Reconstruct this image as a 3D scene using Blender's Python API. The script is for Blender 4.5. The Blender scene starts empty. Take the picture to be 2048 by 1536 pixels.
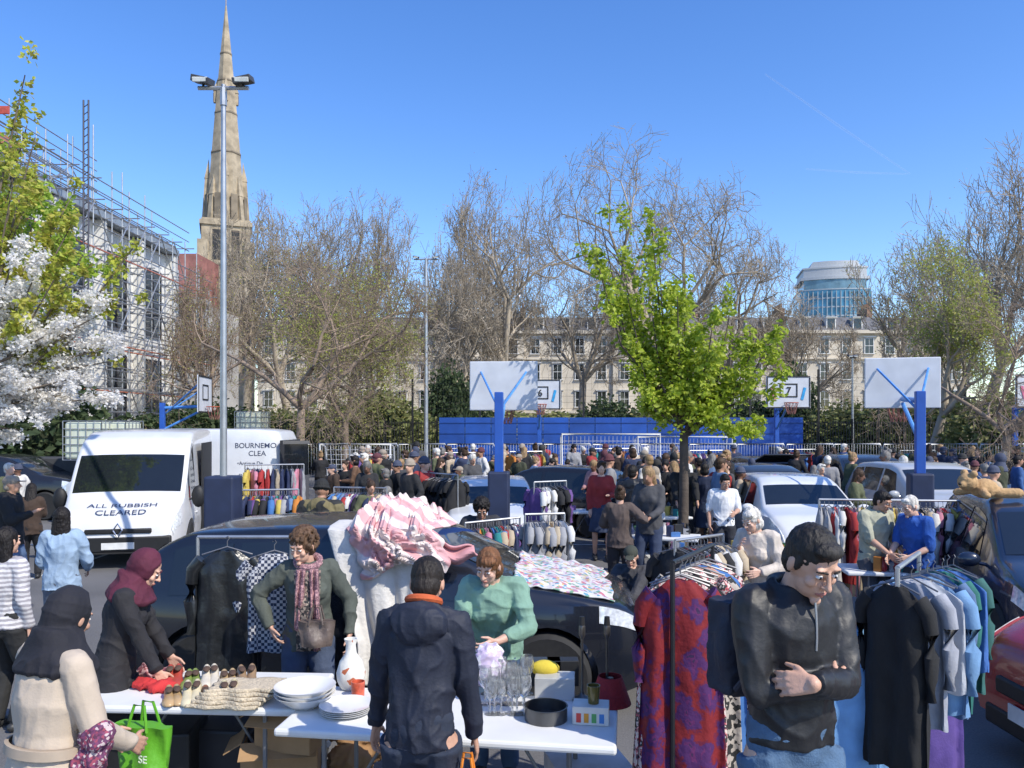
import bpy, math, random, bmesh
from mathutils import Vector as V, Matrix, noise
random.seed(7)
F=1600.;CX=1024.;HY=850.;CH=2.4
def wx(px,d): return (px-CX)*d/F
def wz(py,d): return CH-(py-HY)*d/F
rad=math.radians
sc=bpy.context.scene
COL=sc.collection
def RZ(a): return Matrix.Rotation(rad(a),3,'Z')
def RX(a): return Matrix.Rotation(rad(a),3,'X')
# ---------------- materials
MC={}
def _base(name):
    m=bpy.data.materials.new(name);m.use_nodes=True
    nt=m.node_tree;b=nt.nodes['Principled BSDF'];return m,nt,b
def mat(col,rough=.6,metal=0,var=.18,vs=6,bump=0,bs=40,coat=0,name='surface',stretch=None,spec=.5,trans=0,alpha=1,leaf=0,fold=0):
    key=(tuple(col),rough,metal,var,vs,bump,bs,coat,stretch,trans,alpha,leaf,fold)
    if key in MC: return MC[key]
    m,nt,b=_base(name);N=nt.nodes.new;L=nt.links.new
    tc=N('ShaderNodeTexCoord');src=tc.outputs['Object']
    if stretch:
        mp=N('ShaderNodeMapping');mp.inputs['Scale'].default_value=stretch;L(src,mp.inputs[0]);src=mp.outputs[0]
    n=N('ShaderNodeTexNoise');n.inputs['Scale'].default_value=vs;n.inputs['Detail'].default_value=6;L(src,n.inputs[0])
    r=N('ShaderNodeValToRGB');r.color_ramp.elements[0].position=.3;r.color_ramp.elements[1].position=.7
    r.color_ramp.elements[0].color=tuple(c*(1-var) for c in col)+(1,)
    r.color_ramp.elements[1].color=tuple(min(1,c*(1+var)) for c in col)+(1,)
    L(n.outputs[0],r.inputs[0]);L(r.outputs[0],b.inputs['Base Color'])
    b.inputs['Roughness'].default_value=rough;b.inputs['Metallic'].default_value=metal
    b.inputs['Coat Weight'].default_value=coat;b.inputs['Coat Roughness'].default_value=.04
    b.inputs['Specular IOR Level'].default_value=spec
    b.inputs['Transmission Weight'].default_value=trans;b.inputs['Alpha'].default_value=alpha
    prev=None
    if fold:
        n3=N('ShaderNodeTexNoise');n3.noise_type='RIDGED_MULTIFRACTAL';n3.inputs['Scale'].default_value=4.5;n3.inputs['Detail'].default_value=1.5;n3.inputs['Distortion'].default_value=1.0;L(src,n3.inputs[0])
        prev=N('ShaderNodeBump');prev.inputs['Strength'].default_value=fold;prev.inputs['Distance'].default_value=.02;L(n3.outputs[0],prev.inputs['Height']);L(prev.outputs[0],b.inputs['Normal'])
    if bump:
        n2=N('ShaderNodeTexNoise');n2.inputs['Scale'].default_value=bs;n2.inputs['Detail'].default_value=5;L(src,n2.inputs[0])
        bp=N('ShaderNodeBump');bp.inputs['Strength'].default_value=bump;bp.inputs['Distance'].default_value=.02
        L(n2.outputs[0],bp.inputs['Height']);L(bp.outputs[0],b.inputs['Normal'])
        if prev: L(prev.outputs[0],bp.inputs['Normal'])
    if leaf:
        t=N('ShaderNodeBsdfTranslucent');L(r.outputs[0],t.inputs[0]);ms=N('ShaderNodeMixShader');ms.inputs[0].default_value=leaf
        L(b.outputs[0],ms.inputs[1]);L(t.outputs[0],ms.inputs[2]);L(ms.outputs[0],nt.nodes['Material Output'].inputs[0])
    MC[key]=m;return m
def pat(kind,cols,scale=10,rough=.8,bump=.3,axis='Z',dist=.12):
    key=(kind,tuple(map(tuple,cols)),scale,axis)
    if key in MC: return MC[key]
    m,nt,b=_base('patterned_'+kind);N=nt.nodes.new;L=nt.links.new
    tc=N('ShaderNodeTexCoord');src=tc.outputs['Object']
    if kind=='stripe':
        t=N('ShaderNodeTexWave');t.bands_direction=axis;t.inputs['Scale'].default_value=scale;t.inputs['Distortion'].default_value=1.5;t.inputs['Detail Scale'].default_value=2;L(src,t.inputs[0]);out=t.outputs['Fac']
    elif kind=='check':
        t=N('ShaderNodeTexChecker');t.inputs['Scale'].default_value=scale;L(src,t.inputs[0]);out=t.outputs['Fac']
    elif kind=='floral':
        nz=N('ShaderNodeTexNoise');nz.inputs['Scale'].default_value=scale*2;nz.inputs['Detail'].default_value=2;L(src,nz.inputs[0])
        mx=N('ShaderNodeVectorMath');mx.operation='MULTIPLY_ADD';mx.inputs[1].default_value=(dist,)*3;L(nz.outputs['Color'],mx.inputs[0]);L(src,mx.inputs[2])
        t=N('ShaderNodeTexVoronoi');t.inputs['Scale'].default_value=scale;L(mx.outputs[0],t.inputs[0]);out=t.outputs['Distance']
    else:
        t=N('ShaderNodeTexVoronoi');t.inputs['Scale'].default_value=scale;L(src,t.inputs[0])
        s=N('ShaderNodeSeparateColor');L(t.outputs['Color'],s.inputs[0]);out=s.outputs[0]
    r=N('ShaderNodeValToRGB');r.color_ramp.interpolation='CONSTANT' if kind!='stripe' else 'LINEAR'
    el=r.color_ramp.elements;n=len(cols)
    while len(el)<n: el.new(.5)
    for i,c in enumerate(cols):
        if kind=='stripe': p=.42+.16*i/(n-1)
        elif kind=='floral': p=[0,.14,.24,.46,.56][i] if n<=5 else i/n
        else: p=i/n
        el[i].position=p;el[i].color=tuple(c)+(1,)
    L(out,r.inputs[0]);L(r.outputs[0],b.inputs['Base Color']);b.inputs['Roughness'].default_value=rough
    n2=N('ShaderNodeTexNoise');n2.inputs['Scale'].default_value=25;L(src,n2.inputs[0])
    bp=N('ShaderNodeBump');bp.inputs['Strength'].default_value=bump;bp.inputs['Distance'].default_value=.02
    L(n2.outputs[0],bp.inputs['Height']);L(bp.outputs[0],b.inputs['Normal'])
    MC[key]=m;return m
def cloth(c,rough=.85,b=.15): return mat(c,rough,0,.15,9,b,70,name='cloth',fold=.3)
def paint(c,rough=.25): return mat(c,rough,0,.05,3,0,40,coat=.6,name='car_paint')
GLASSD=mat((.012,.015,.018),.04,0,.1,3,name='dark_glass',spec=.8)
BLACK=mat((.012,.012,.013),.6,0,.2,8,name='black_plastic')
RUB=mat((.02,.02,.02),.8,0,.2,20,name='rubber')
STEEL=mat((.42,.43,.44),.4,.7,.15,5,name='galvanised_steel')
CHROME=mat((.6,.6,.62),.2,1,.05,5,name='chrome')
WHITE=mat((.72,.72,.71),.45,0,.06,4,name='white_plastic')
# ---------------- mesh builder
class B:
    def __init__(s): s.v=[];s.f=[];s.m=[]
    def add(s,vs,fs,mi=0):
        o=len(s.v);s.v.extend([tuple(v) for v in vs]);s.f.extend([tuple(i+o for i in f) for f in fs]);s.m.extend([mi]*len(fs))
    def box(s,c,z,rot=None,mi=0):
        c=V(c);vs=[]
        for i in (-.5,.5):
            for j in (-.5,.5):
                for k in (-.5,.5):
                    p=V((i*z[0],j*z[1],k*z[2]));p=(rot@p) if rot else p;vs.append(c+p)
        s.add(vs,[(0,1,3,2),(4,6,7,5),(0,4,5,1),(2,3,7,6),(0,2,6,4),(1,5,7,3)],mi)
    def tube(s,pts,rs,n=8,mi=0,rnd=False):
        pts=[V(p) for p in pts]
        if not hasattr(rs,'__len__'): rs=[rs]*len(pts)
        rs=list(rs)
        if rnd:
            d0=(pts[0]-pts[1]).normalized();d1=(pts[-1]-pts[-2]).normalized();a,b_=rs[0],rs[-1]
            pts=[pts[0]+d0*a*.97,pts[0]+d0*a*.7]+pts+[pts[-1]+d1*b_*.7,pts[-1]+d1*b_*.97]
            rs=[a*.2,a*.71]+rs+[b_*.71,b_*.2]
        vs=[];N=len(pts);ref=None
        for i,p in enumerate(pts):
            t=(pts[min(i+1,N-1)]-pts[max(i-1,0)]).normalized()
            if ref is None: ref=V((0,0,1)) if abs(t.z)<.9 else V((1,0,0))
            a=t.cross(ref)
            if a.length<1e-4: a=t.cross(V((0,1,0)))
            a.normalize();b_=t.cross(a)
            for k in range(n):
                w=2*math.pi*k/n;vs.append(p+(a*math.cos(w)+b_*math.sin(w))*rs[i])
        fs=[(i*n+k,i*n+(k+1)%n,(i+1)*n+(k+1)%n,(i+1)*n+k) for i in range(N-1) for k in range(n)]
        fs.append(tuple(range(n-1,-1,-1)));fs.append(tuple((N-1)*n+k for k in range(n)))
        s.add(vs,fs,mi)
    def loft(s,rings,mi=0,close=True,cap=True):
        n=len(rings[0]);N=len(rings);vs=[p for r in rings for p in r]
        kk=range(n) if close else range(n-1)
        fs=[(i*n+k,i*n+(k+1)%n,(i+1)*n+(k+1)%n,(i+1)*n+k) for i in range(N-1) for k in kk]
        if cap: fs.append(tuple(range(n-1,-1,-1)));fs.append(tuple((N-1)*n+k for k in range(n)))
        s.add(vs,fs,mi)
    def ell(s,c,r,n=12,rot=None,mi=0):
        c=V(c)
        if not hasattr(r,'__len__'): r=(r,r,r)
        vs=[];m=max(4,n//2+1)
        for i in range(1,m):
            a=math.pi*i/m
            for k in range(n):
                w=2*math.pi*k/n;p=V((r[0]*math.sin(a)*math.cos(w),r[1]*math.sin(a)*math.sin(w),r[2]*math.cos(a)))
                vs.append(c+(rot@p if rot else p))
        t=V((0,0,r[2]));t=rot@t if rot else t
        vs+= [c+t,c-t];T=len(vs)-2
        fs=[(i*n+k,(i+1)*n+k,(i+1)*n+(k+1)%n,i*n+(k+1)%n) for i in range(m-2) for k in range(n)]
        fs+=[(T,k,(k+1)%n) for k in range(n)]+[(T+1,(m-2)*n+(k+1)%n,(m-2)*n+k) for k in range(n)]
        s.add(vs,fs,mi)
    def lathe(s,prof,c=(0,0,0),n=24,mi=0):
        c=V(c);s.loft([[c+V((r*math.cos(2*math.pi*k/n),r*math.sin(2*math.pi*k/n),z)) for k in range(n)] for r,z in prof],mi)
    def grid(s,fn,nu,nv,mi=0):
        vs=[fn(i/nu,j/nv) for i in range(nu+1) for j in range(nv+1)]
        s.add(vs,[(i*(nv+1)+j,(i+1)*(nv+1)+j,(i+1)*(nv+1)+j+1,i*(nv+1)+j+1) for i in range(nu) for j in range(nv)],mi)
    def mesh(s,name='m',smooth=False,angle=None):
        me=bpy.data.meshes.new(name);me.from_pydata(s.v,[],s.f);me.polygons.foreach_set('material_index',s.m)
        if smooth:
            me.polygons.foreach_set('use_smooth',[True]*len(s.f))
            if angle: me.set_sharp_from_angle(angle=rad(angle))
        me.update();return me
    def obj(s,name,mats,parent=None,loc=(0,0,0),rz=0,smooth=True,angle=40,bevel=0,rot=None,solid=0):
        me=s.mesh(name,smooth,angle);o=mkobj(name,me,mats,parent,loc,rz)
        if rot: o.rotation_euler=rot
        if solid:
            m=o.modifiers.new('s','SOLIDIFY');m.thickness=solid
        if bevel:
            m=o.modifiers.new('b','BEVEL');m.width=bevel;m.segments=2;m.limit_method='ANGLE'
        return o
def mkobj(name,me,mats,parent=None,loc=(0,0,0),rz=0):
    if me is not None and mats is not None and len(me.materials)==0:
        for m in (mats if isinstance(mats,(list,tuple)) else [mats]): me.materials.append(m)
    o=bpy.data.objects.new(name,me);COL.objects.link(o);o.location=loc;o.rotation_euler=(0,0,rad(rz))
    if parent: o.parent=parent
    return o
def empty(name,loc,rz=0): 
    o=mkobj(name,None,None,None,loc,rz);o.empty_display_size=.2;return o
def top(o,label,cat,group=None):
    o['label']=label;o['category']=cat
    if group:o['group']=group
    return o
def setmat(o,m,i=0):
    o.material_slots[i].link='OBJECT';o.material_slots[i].material=m
def text(s,size,loc,rot,m,parent,name='lettering',align='CENTER',ext=.001,fn=None,off=.012):
    cu=bpy.data.curves.new(name,'FONT');cu.body=s;cu.size=size;cu.align_x=align;cu.extrude=0 if fn else ext;cu.offset=size*off
    t=bpy.data.objects.new('t',cu);COL.objects.link(t)
    dg=bpy.context.evaluated_depsgraph_get();me=bpy.data.meshes.new_from_object(t.evaluated_get(dg));bpy.data.objects.remove(t)
    if fn:
        for v in me.vertices: v.co=fn(v.co.x,v.co.y)
    me.materials.clear()
    o=mkobj(name,me,m,parent,loc);o.rotation_euler=rot;return o
def remesh(b,vox,smooth=3,disp=0,seed=0,ds=7,hi=0):
    o=bpy.data.objects.new('t',b.mesh());COL.objects.link(o)
    m=o.modifiers.new('r','REMESH');m.mode='VOXEL';m.voxel_size=vox
    m=o.modifiers.new('s','SMOOTH');m.factor=.5;m.iterations=smooth
    dg=bpy.context.evaluated_depsgraph_get();me=bpy.data.meshes.new_from_object(o.evaluated_get(dg))
    bpy.data.objects.remove(o);me.materials.clear()
    if disp:
        off=V((seed*3.1,seed*1.7,seed))
        ns=[v.normal.copy() for v in me.vertices]
        for v,n in zip(me.vertices,ns):
            c=v.co;q=V((c.x*ds,c.y*ds,c.z*ds))
            w=noise.noise_vector(q*.4+off)*.9
            a=1-abs(noise.noise(q+w+off));e=1-abs(noise.noise(V((c.x*ds*2.3,c.y*ds*2.3,c.z*ds*1.7))+w*2+off))
            v.co=c+n*disp*(a**4*1.1+e**4*.5-.75)
            if hi: v.co+=n*hi*noise.noise(V((c.x*110,c.y*110,c.z*30)))
    me.polygons.foreach_set('use_smooth',[True]*len(me.polygons));me.update();return me
# ---------------- people
def ik(a,t,l1,l2,pole):
    d=t-a;D=min(d.length,(l1+l2)*.998);D=max(D,abs(l1-l2)+.01);dr=d.normalized()
    x=(l1*l1-l2*l2+D*D)/(2*D);h=math.sqrt(max(l1*l1-x*x,0));p=pole-dr*pole.dot(dr);p.normalize()
    return a+dr*x+p*h,a+dr*D
def hand(b,w,dr,pn,sg,curl=18,n=8):
    dr=dr.normalized();pn=(pn-dr*pn.dot(dr)).normalized();lat=dr.cross(pn)*sg
    for i in range(4):
        o=(i-1.5)*.021;bs=w+dr*(.088-[.005,0,.004,.013][i])+lat*o
        b.tube([w+lat*o*.5,bs],[.014,.0115],n,rnd=True)
        p=bs;L=[.07,.078,.073,.057][i];dd=dr+lat*(i-1.5)*.06
        for k in range(3):
            m=Matrix.Rotation(rad(curl*(.6+.4*k)),3,lat*sg);dd=m@dd;q=p+dd.normalized()*L*[.45,.32,.25][k]
            b.tube([p,q],[.0088-.0007*k,.0082-.0007*k],n,rnd=True);p=q
    p=w+dr*.02-lat*.02;q=p+(dr*.7-lat*.7+pn*.25).normalized()*.045;b.tube([p,q],[.013,.0105],n,rnd=True)
    b.tube([q,q+(dr*.85-lat*.3+pn*.3).normalized()*.045],[.0105,.008],n,rnd=True)
TM=[(.80,.10,.085),(.86,.15,.105),(.93,.163,.115),(1.02,.152,.108),(1.12,.146,.103),(1.25,.165,.118),(1.35,.175,.115),(1.42,.15,.09),(1.46,.085,.065)]
TF=[(.80,.11,.09),(.86,.162,.112),(.93,.17,.118),(1.02,.15,.102),(1.12,.13,.095),(1.25,.145,.12),(1.35,.152,.11),(1.42,.13,.085),(1.46,.07,.06)]
def build(S):
    g=S.get;fem=g('fem',0);vox=g('vox',.02);hero=vox<.013;n=12 if hero else 8
    hip=V((0,g('hipy',0),.93-g('drop',0)));Rt=RX(g('lean',0)) ; Rt=RZ(g('twist',0))@Rt
    dz=V((0,g('hipy',0),-g('drop',0)))
    def T(x,y,z):
        p=V((x,y,z))+dz
        return p if z<.93 else hip+Rt@(p-hip)
    def lf(z,rx,ry,e=0,y0=0):
        c=T(0,y0,z);Rr=Rt if z>=.93 else Matrix.Identity(3)
        return [c+Rr@V(((rx+e)*math.cos(2*math.pi*k/20),(ry+e)*math.sin(2*math.pi*k/20),0)) for k in range(20)]
    TT=TF if fem else TM;bw=g('bulk',1.);TT=[(z,a*bw,c*bw*g('belly',1) if 1.0<=z<1.3 else c*bw) for z,a,c in TT]
    sw=(.155 if fem else .178)*bw
    neck=T(0,.015,1.45);hp,hy=g('head',(0,0))
    Rh=RZ(g('twist',0))@RX(g('lean',0)*.6)@RZ(hy)@RX(hp)
    H=neck+Rh@V((0,-.03,.155))
    h=lambda x,y,z:H+Rh@V((x,y,z))
    arms=[];hs=g('hands',(None,None))
    for sx,t in zip((-1,1),hs):
        a=T(sx*sw,.01,1.41)
        t=V(t) if t else a+V((sx*.05,-.05,-.53))
        pl=g('poles',{}).get(sx,(sx*.4,.6,-.35))
        e,w=ik(a,t,.285,.26,V(pl));arms.append((sx,a,e,w))
    legs=[]
    for sx,f in zip((-1,1),g('feet',(0,0))):
        a=T(sx*.09,0,.88);t=V((sx*.105,f,.08));k,an=ik(a,t,.42,.41,V((sx*.15,-1,0)));legs.append((sx,a,k,t))
    out={}
    b=B()
    b.loft([lf(*q) for q in TT])
    b.tube([T(0,.02,1.40),H+Rh@V((0,.015,-.07))],[.058,.052],n,rnd=True)
    if fem:
        for sx in (-1,1): b.ell(T(sx*.065,-.085,1.27),(.062,.055,.062),n)
    for sx,a,e,w in arms:
        b.tube([a,(a+e)/2,e],[.05,.046,.038],n,rnd=True);b.tube([e,e.lerp(w,.3),w],[.038,.039,.025],n,rnd=True)
        pn=V(g('palm')) if g('palm') else V((-sx,.2,0))
        d=V(g('hdir',{}).get(sx,(w-e))).normalized()
        if hero: hand(b,w,d,pn,sx,g('curl',22))
        else:
            b.tube([w,w+d*.08],[.026,.03],6,rnd=True);b.tube([w+d*.08,w+d*.15],[.024,.012],6,rnd=True)
    for sx,a,k,t in legs:
        b.tube([a,a.lerp(k,.5),k],[.085,.072,.052],n,rnd=True);b.tube([k,k.lerp(t,.35),t],[.052,.052,.035],n,rnd=True)
        b.tube([t+V((0,.02,-.04)),t+V((0,-.15,-.05))],[.035,.028],n,rnd=True)
    b.ell(h(0,.012,.02),(.076,.097,.103),16,Rh);b.ell(h(0,-.03,-.05),(.056,.062,.066),14,Rh)
    if hero:
        b.ell(h(0,-.083,-.1),(.022,.016,.017),10,Rh)
        b.tube([h(0,-.083,.022),h(0,-.104,-.012),h(0,-.112,-.026)],[.009,.0095,.012],8,rnd=True)
        for sx in (-1,1):
            b.ell(h(sx*.012,-.097,-.028),(.009,.01,.008),8,Rh)
            b.ell(h(sx*.03,-.079,.031),(.023,.012,.008),10,Rh);b.ell(h(sx*.04,-.066,-.025),(.022,.02,.02),10,Rh)
            b.ell(h(sx*.077,.008,-.008),(.008,.018,.03),10,Rh)
            b.ell(h(sx*.031,-.076,.006),(.016,.013,.009),8,Rh)
        b.ell(h(0,-.088,-.058),(.022,.011,.006),10,Rh);b.ell(h(0,-.086,-.068),(.019,.012,.007),10,Rh)
    else:
        b.tube([h(0,-.085,.02),h(0,-.115,-.025)],[.01,.016],6,rnd=True)
        for sx in (-1,1): b.ell(h(sx*.077,.008,-.005),(.012,.02,.03),6,Rh)
    out['body']=(remesh(b,min(vox,.0055) if hero else vox,2),'skin')
    if hero:
        pu=B()
        for sx in (-1,1):
            e=B();e.ell(h(sx*.031,-.0815,.007),(.0135,.010,.0065),12,Rh);e.ell(h(sx*.031,-.0895,.006),(.0055,.003,.0055),10,Rh,1)
            out['eye'+('' if sx<0 else ' ')]=(e.mesh('eye',True),'eye')
            pu.tube([h(sx*.013,-.094,.027),h(sx*.032,-.093,.033),h(sx*.05,-.079,.026)],[.0035,.004,.002],6)
        out['eyebrows']=(pu.mesh('eyebrows',True),'hair')
        l=B();l.tube([h(-.023,-.089,-.061),h(-.008,-.0985,-.058),h(.008,-.0985,-.058),h(.023,-.089,-.061)],[.002,.0045,.0045,.002],6)
        l.tube([h(-.02,-.088,-.064),h(0,-.097,-.068),h(.02,-.088,-.064)],[.002,.0055,.002],6);out['lips']=(l.mesh('lips',True),'lip')
    hr=g('hair','short');b=B();hd=.004;hs_=.002
    if hr in('short','long','curly','bob','bun'):
        b.ell(h(0,.016,.03),(.083,.1,.1),16,Rh);b.ell(h(0,.035,-.02),(.08,.075,.08),14,Rh)
        if hr=='short':
            b=B();b.ell(h(0,.019,.036),(.081,.098,.094),16,Rh);b.ell(h(0,.045,-.02),(.073,.062,.07),14,Rh);b.ell(h(0,-.045,.085),(.056,.042,.028),14,Rh)
            for sx in(-1,1): b.ell(h(sx*.073,-.015,.01),(.008,.014,.03),8,Rh)
            hd=.002
        if hr=='long':
            b.loft([[h(1.05*rx*math.cos(w),y+ry*math.sin(w),z) for w in [2*math.pi*k/14 for k in range(14)]] for z,y,rx,ry in ((.06,.03,.08,.07),(-.05,.045,.09,.06),(-.16,.06,.095,.05),(-.27,.07,.08,.035),(-.31,.07,.05,.02))])
        if hr=='bob':
            b.ell(h(0,.035,-.05),(.092,.075,.08),14,Rh);b.ell(h(.03,-.05,.085),(.06,.05,.03),14,Rh)
        if hr=='bun': b.ell(h(0,.1,.1),(.045,.045,.045),12,Rh)
        if hr=='curly':
            rr=random.Random(3)
            for i in range(230):
                th=rr.uniform(0,6.28);ph=rr.uniform(-.6,1.5);c=V((math.cos(th)*math.cos(ph)*.097,.028+math.sin(th)*math.cos(ph)*.107,.035+math.sin(ph)*.105))
                if c.y<-.045 and c.z<.075: continue
                b.ell(h(*c),rr.uniform(.011,.02),8,Rh)
            hd=.002;hs_=.005
    elif hr=='hijab':
        b.ell(h(0,.028,.018),(.092,.11,.12),18,Rh);b.ell(h(0,.02,-.09),(.084,.088,.09),16,Rh)
        b.loft([[T(rx*math.cos(w),y+ry*math.sin(w),z) for w in [2*math.pi*k/18 for k in range(18)]] for z,rx,ry,y in ((1.56,.085,.09,.01),(1.49,.12,.115,.0),(1.43,.18,.145,-.005),(1.39,.195,.16,-.01),(1.37,.18,.15,-.01))]);hd=.012;hs_=0
    elif hr=='beanie':
        b.ell(h(0,.015,.05),(.09,.108,.1),16,Rh);b.tube([h(.09*math.cos(w),.015+.105*math.sin(w),.03) for w in [2*math.pi*k/16 for k in range(17)]],.016,8);hd=.003
    elif hr=='cap':
        b.ell(h(0,.015,.045),(.085,.102,.08),16,Rh);b.ell(h(0,-.11,.045),(.06,.07,.008),14,Rh);b.ell(h(0,.045,-.03),(.078,.06,.06),12,Rh);hd=0
    if hr!='bald': out['headscarf' if hr=='hijab' else 'hat' if hr in('beanie','cap') else 'hair']=(remesh(b,min(vox,.007),1,hd if hero else 0,5,6 if hr=='hijab' else 30,hs_ if hero else 0),'hair')
    e=g('e',.018);hem=g('hem',.86);b=B();fl=g('flare',0);sl=g('sleeve',1.)
    zz=[q for q in TT if q[0]>=hem+.01];st=[]
    if hem<.86:
        k=hem
        while k<.86:
            f=(.86-k)/.4;st.append((k,TT[2][1]+fl*f,TT[2][2]+fl*f+.01));k+=.06
    else:
        st.append((hem,TT[2][1],TT[2][2]))
    rg=[lf(q[0],q[1],q[2],e) for q in st]+[lf(max(q[0],hem),max(q[1],.16*bw if q[0]<1 else 0),q[2],e) for q in zz if q[0]>.84 or hem<.8]
    b.loft(rg)
    if fem:
        for sx in (-1,1): b.ell(T(sx*.065,-.085,1.27),(.062+e*.8,.055+e*.8,.062+e*.8),n)
    for sx,a,el,w in arms:
        b.tube([T(sx*.08,.01,1.41),a],[.055+e*.6,.048+e],n,rnd=True)
        b.tube([a,(a+el)/2,el],[.048+e,.043+e,.038+e*.9],n,rnd=True)
        if sl>.5: b.tube([el,el.lerp(w,.5),el.lerp(w,sl)],[.038+e*.9,.036+e*.7,.028+e*.55],n)
    if g('hood'):
        c=T(0,.1,1.42);b.ell(c,(.13,.07,.1),14,Rt);b.ell(T(0,.03,1.475),(.1,.09,.045),14,Rt);b.tube([T(sx_*.13,.0+.06*math.cos(sx_*1.2),1.46) for sx_ in(-1,-.5,0,.5,1)],.03,8)
    if g('collar'):
        b.tube([T(.072*math.cos(w),.01+.07*math.sin(w),1.475+.012*math.sin(w)) for w in [2*math.pi*k/14 for k in range(15)]],.019,8)
    out[g('topname','top')]=(remesh(b,max(vox,.0075) if hero else vox,3,g('wr',.013) if hero else .012,S.get('seed',1),g('wds',5.5)),'top')
    b=B();le=g('le',.018)
    if g('skirt'):
        rr=[]
        for i in range(8):
            z=.98-i*(.98-g('skirt'))/7;rr.append(lf(z,.15+.05*i/7+.02,.11+.08*i/7+.02))
        b.loft(rr)
    else:
        b.loft([lf(z,rx,ry,g('te',.014)) for z,rx,ry in TT[:4]])
        for sx,a,k,t in legs: b.tube([a,a.lerp(k,.5),k,k.lerp(t,.5),t+V((0,0,.0))],[.09+le,.076+le,.058+le,.052+le,.046+le],n)
    out['skirt' if g('skirt') else 'trousers']=(remesh(b,max(vox,.01),2,.006,3,7),'legs')
    b=B()
    for sx,a,k,t in legs:
        b.tube([t+V((0,.035,-.035)),t+V((0,-.06,-.035)),t+V((0,-.16,-.05))],[.043,.042,.032],8,rnd=True);b.tube([t+V((0,.0,.03)),t+V((0,.0,-.04))],.045,8)
    out['shoes']=(b.mesh('shoes',True),'shoe')
    out['_']=(T,h,arms,Rt,H,Rh);return out
SK=[mat(c,.5,0,.1,12,.1,120,name='skin') for c in ((.58,.34,.24),(.5,.28,.19),(.36,.19,.12),(.17,.085,.055),(.62,.38,.28))]
EYE=mat((.7,.68,.65),.2,0,.03,5);IRIS=mat((.03,.02,.015),.15,0,.1,5);LIP=mat((.42,.16,.13),.45,0,.1,5)
def hairm(c): return mat(c,.55,0,.45,35,.6,70,stretch=(1,1,.18),name='hair',spec=.3)
HB=hairm((.012,.009,.008));HBR=hairm((.05,.028,.016));HG=hairm((.17,.16,.15));HW=hairm((.6,.57,.52));HBL=hairm((.28,.18,.09))
SHOE=mat((.03,.03,.03),.5)
def place(P,px,d,yaw,mats,label,h=1.75,z=0,group=None,x=None):
    loc=(wx(px,d) if x is None else x,d,z);s=h/1.75
    root=None;m=dict(eye=EYE,lip=LIP,shoe=SHOE);m.update(mats)
    for k,v in P.items():
        if k=='_': continue
        me,kind=v;mm=m[kind]
        if root is None:
            root=bpy.data.objects.new('person',me);COL.objects.link(root)
            root.location=loc;root.rotation_euler=(0,0,rad(yaw));root.scale=(s,s,s)
            o=root
        else:
            o=bpy.data.objects.new(k.strip(),me);COL.objects.link(o);o.parent=root
        if len(me.materials)==0:
            me.materials.append(mm)
            if kind=='eye': me.materials.append(IRIS)
        setmat(o,mm)
    top(root,label,'person',group);return root
def hero(S,*a,**k):
    P=build(S);r=place(P,*a,**k);return r,P['_']

r,q=hero(dict(fem=1,vox=.006,hair='hijab',hem=.42,flare=.09,e=.022,hands=((-.16,-.3,1.0),(.1,-.34,.98)),lean=6,head=(18,15),wr=.008,wds=5,topname='coat',bulk=1.04,collar=1),88,3.4,150,
 dict(skin=SK[1],hair=cloth((.012,.012,.018)),top=mat((.50,.41,.32),.8,0,.06,6,.1,90,fold=.25),legs=cloth((.02,.02,.025))),'woman in beige belted trench coat and black headscarf seen from behind',h=1.72)
T=q[0]
b=B();b.loft([[T((.176+o)*math.cos(w),(.13+o)*math.sin(w),z) for w in [2*math.pi*k/28 for k in range(28)]] for z,o in ((1.03,.004),(1.035,.02),(1.075,.02),(1.08,.004))],cap=False)
b.obj('coat_belt',mat((.40,.32,.24),.8,0,.1,9),r,solid=.004)
hero(dict(fem=1,vox=.007,hair='hijab',hem=.55,flare=.06,e=.02,lean=12,hands=((-.15,-.32,.84),(.15,-.36,.86)),head=(24,0),topname='dress'),228,5.1,105,
 dict(skin=SK[0],hair=cloth((.085,.012,.03)),top=cloth((.018,.017,.02)),legs=cloth((.015,.015,.018))),'woman in burgundy headscarf and black dress leaning over table',h=1.65)
r,q=hero(dict(fem=1,vox=.006,hair='curly',hem=.82,e=.02,hands=((-.27,-.06,1.0),(.3,-.12,.93)),poles={-1:(-1,.3,-.1),1:(.8,.5,-.3)},head=(16,-32),lean=4,topname='jacket',collar=1,wr=.015,bulk=1.02),617,5.8,12,
 dict(skin=SK[0],hair=hairm((.1,.055,.03)),top=cloth((.075,.085,.07)),legs=cloth((.05,.07,.12))),'curly haired woman in grey-green jacket with pink scarf, hand on hip',h=1.69)
T=q[0]
b=B();b.grid(lambda u,v:T((u-.5)*.17*(1.1-.2*v),-.163-.03*math.sin(math.pi*u)-.005*math.sin(v*20)-(.028 if .3<v<.6 else 0),1.44-v*.6),10,14)
b.obj('shirt',pat('spots',[(.03,.03,.03),(.25,.17,.14),(.06,.05,.05),(.35,.28,.22)],60),r,solid=.004)
b=B()
for sx in (-1,1): b.grid(lambda u,v:T(sx*.045+(u-.5)*.06+sx*.02*v,-.195-.018*math.sin(u*9+v*4)-(.025 if .25<v<.6 else 0)*1,1.46-v*(.62 if sx>0 else .45)),6,16)
b.tube([T(.085*math.cos(w),.0+.085*math.sin(w),1.47+.03*math.sin(w)) for w in [2*math.pi*k/16 for k in range(17)]],.028,8)
b.obj('scarf',pat('floral',[(.45,.2,.22),(.3,.1,.12),(.55,.33,.32),(.2,.1,.12)],30),r,solid=.006)
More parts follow.
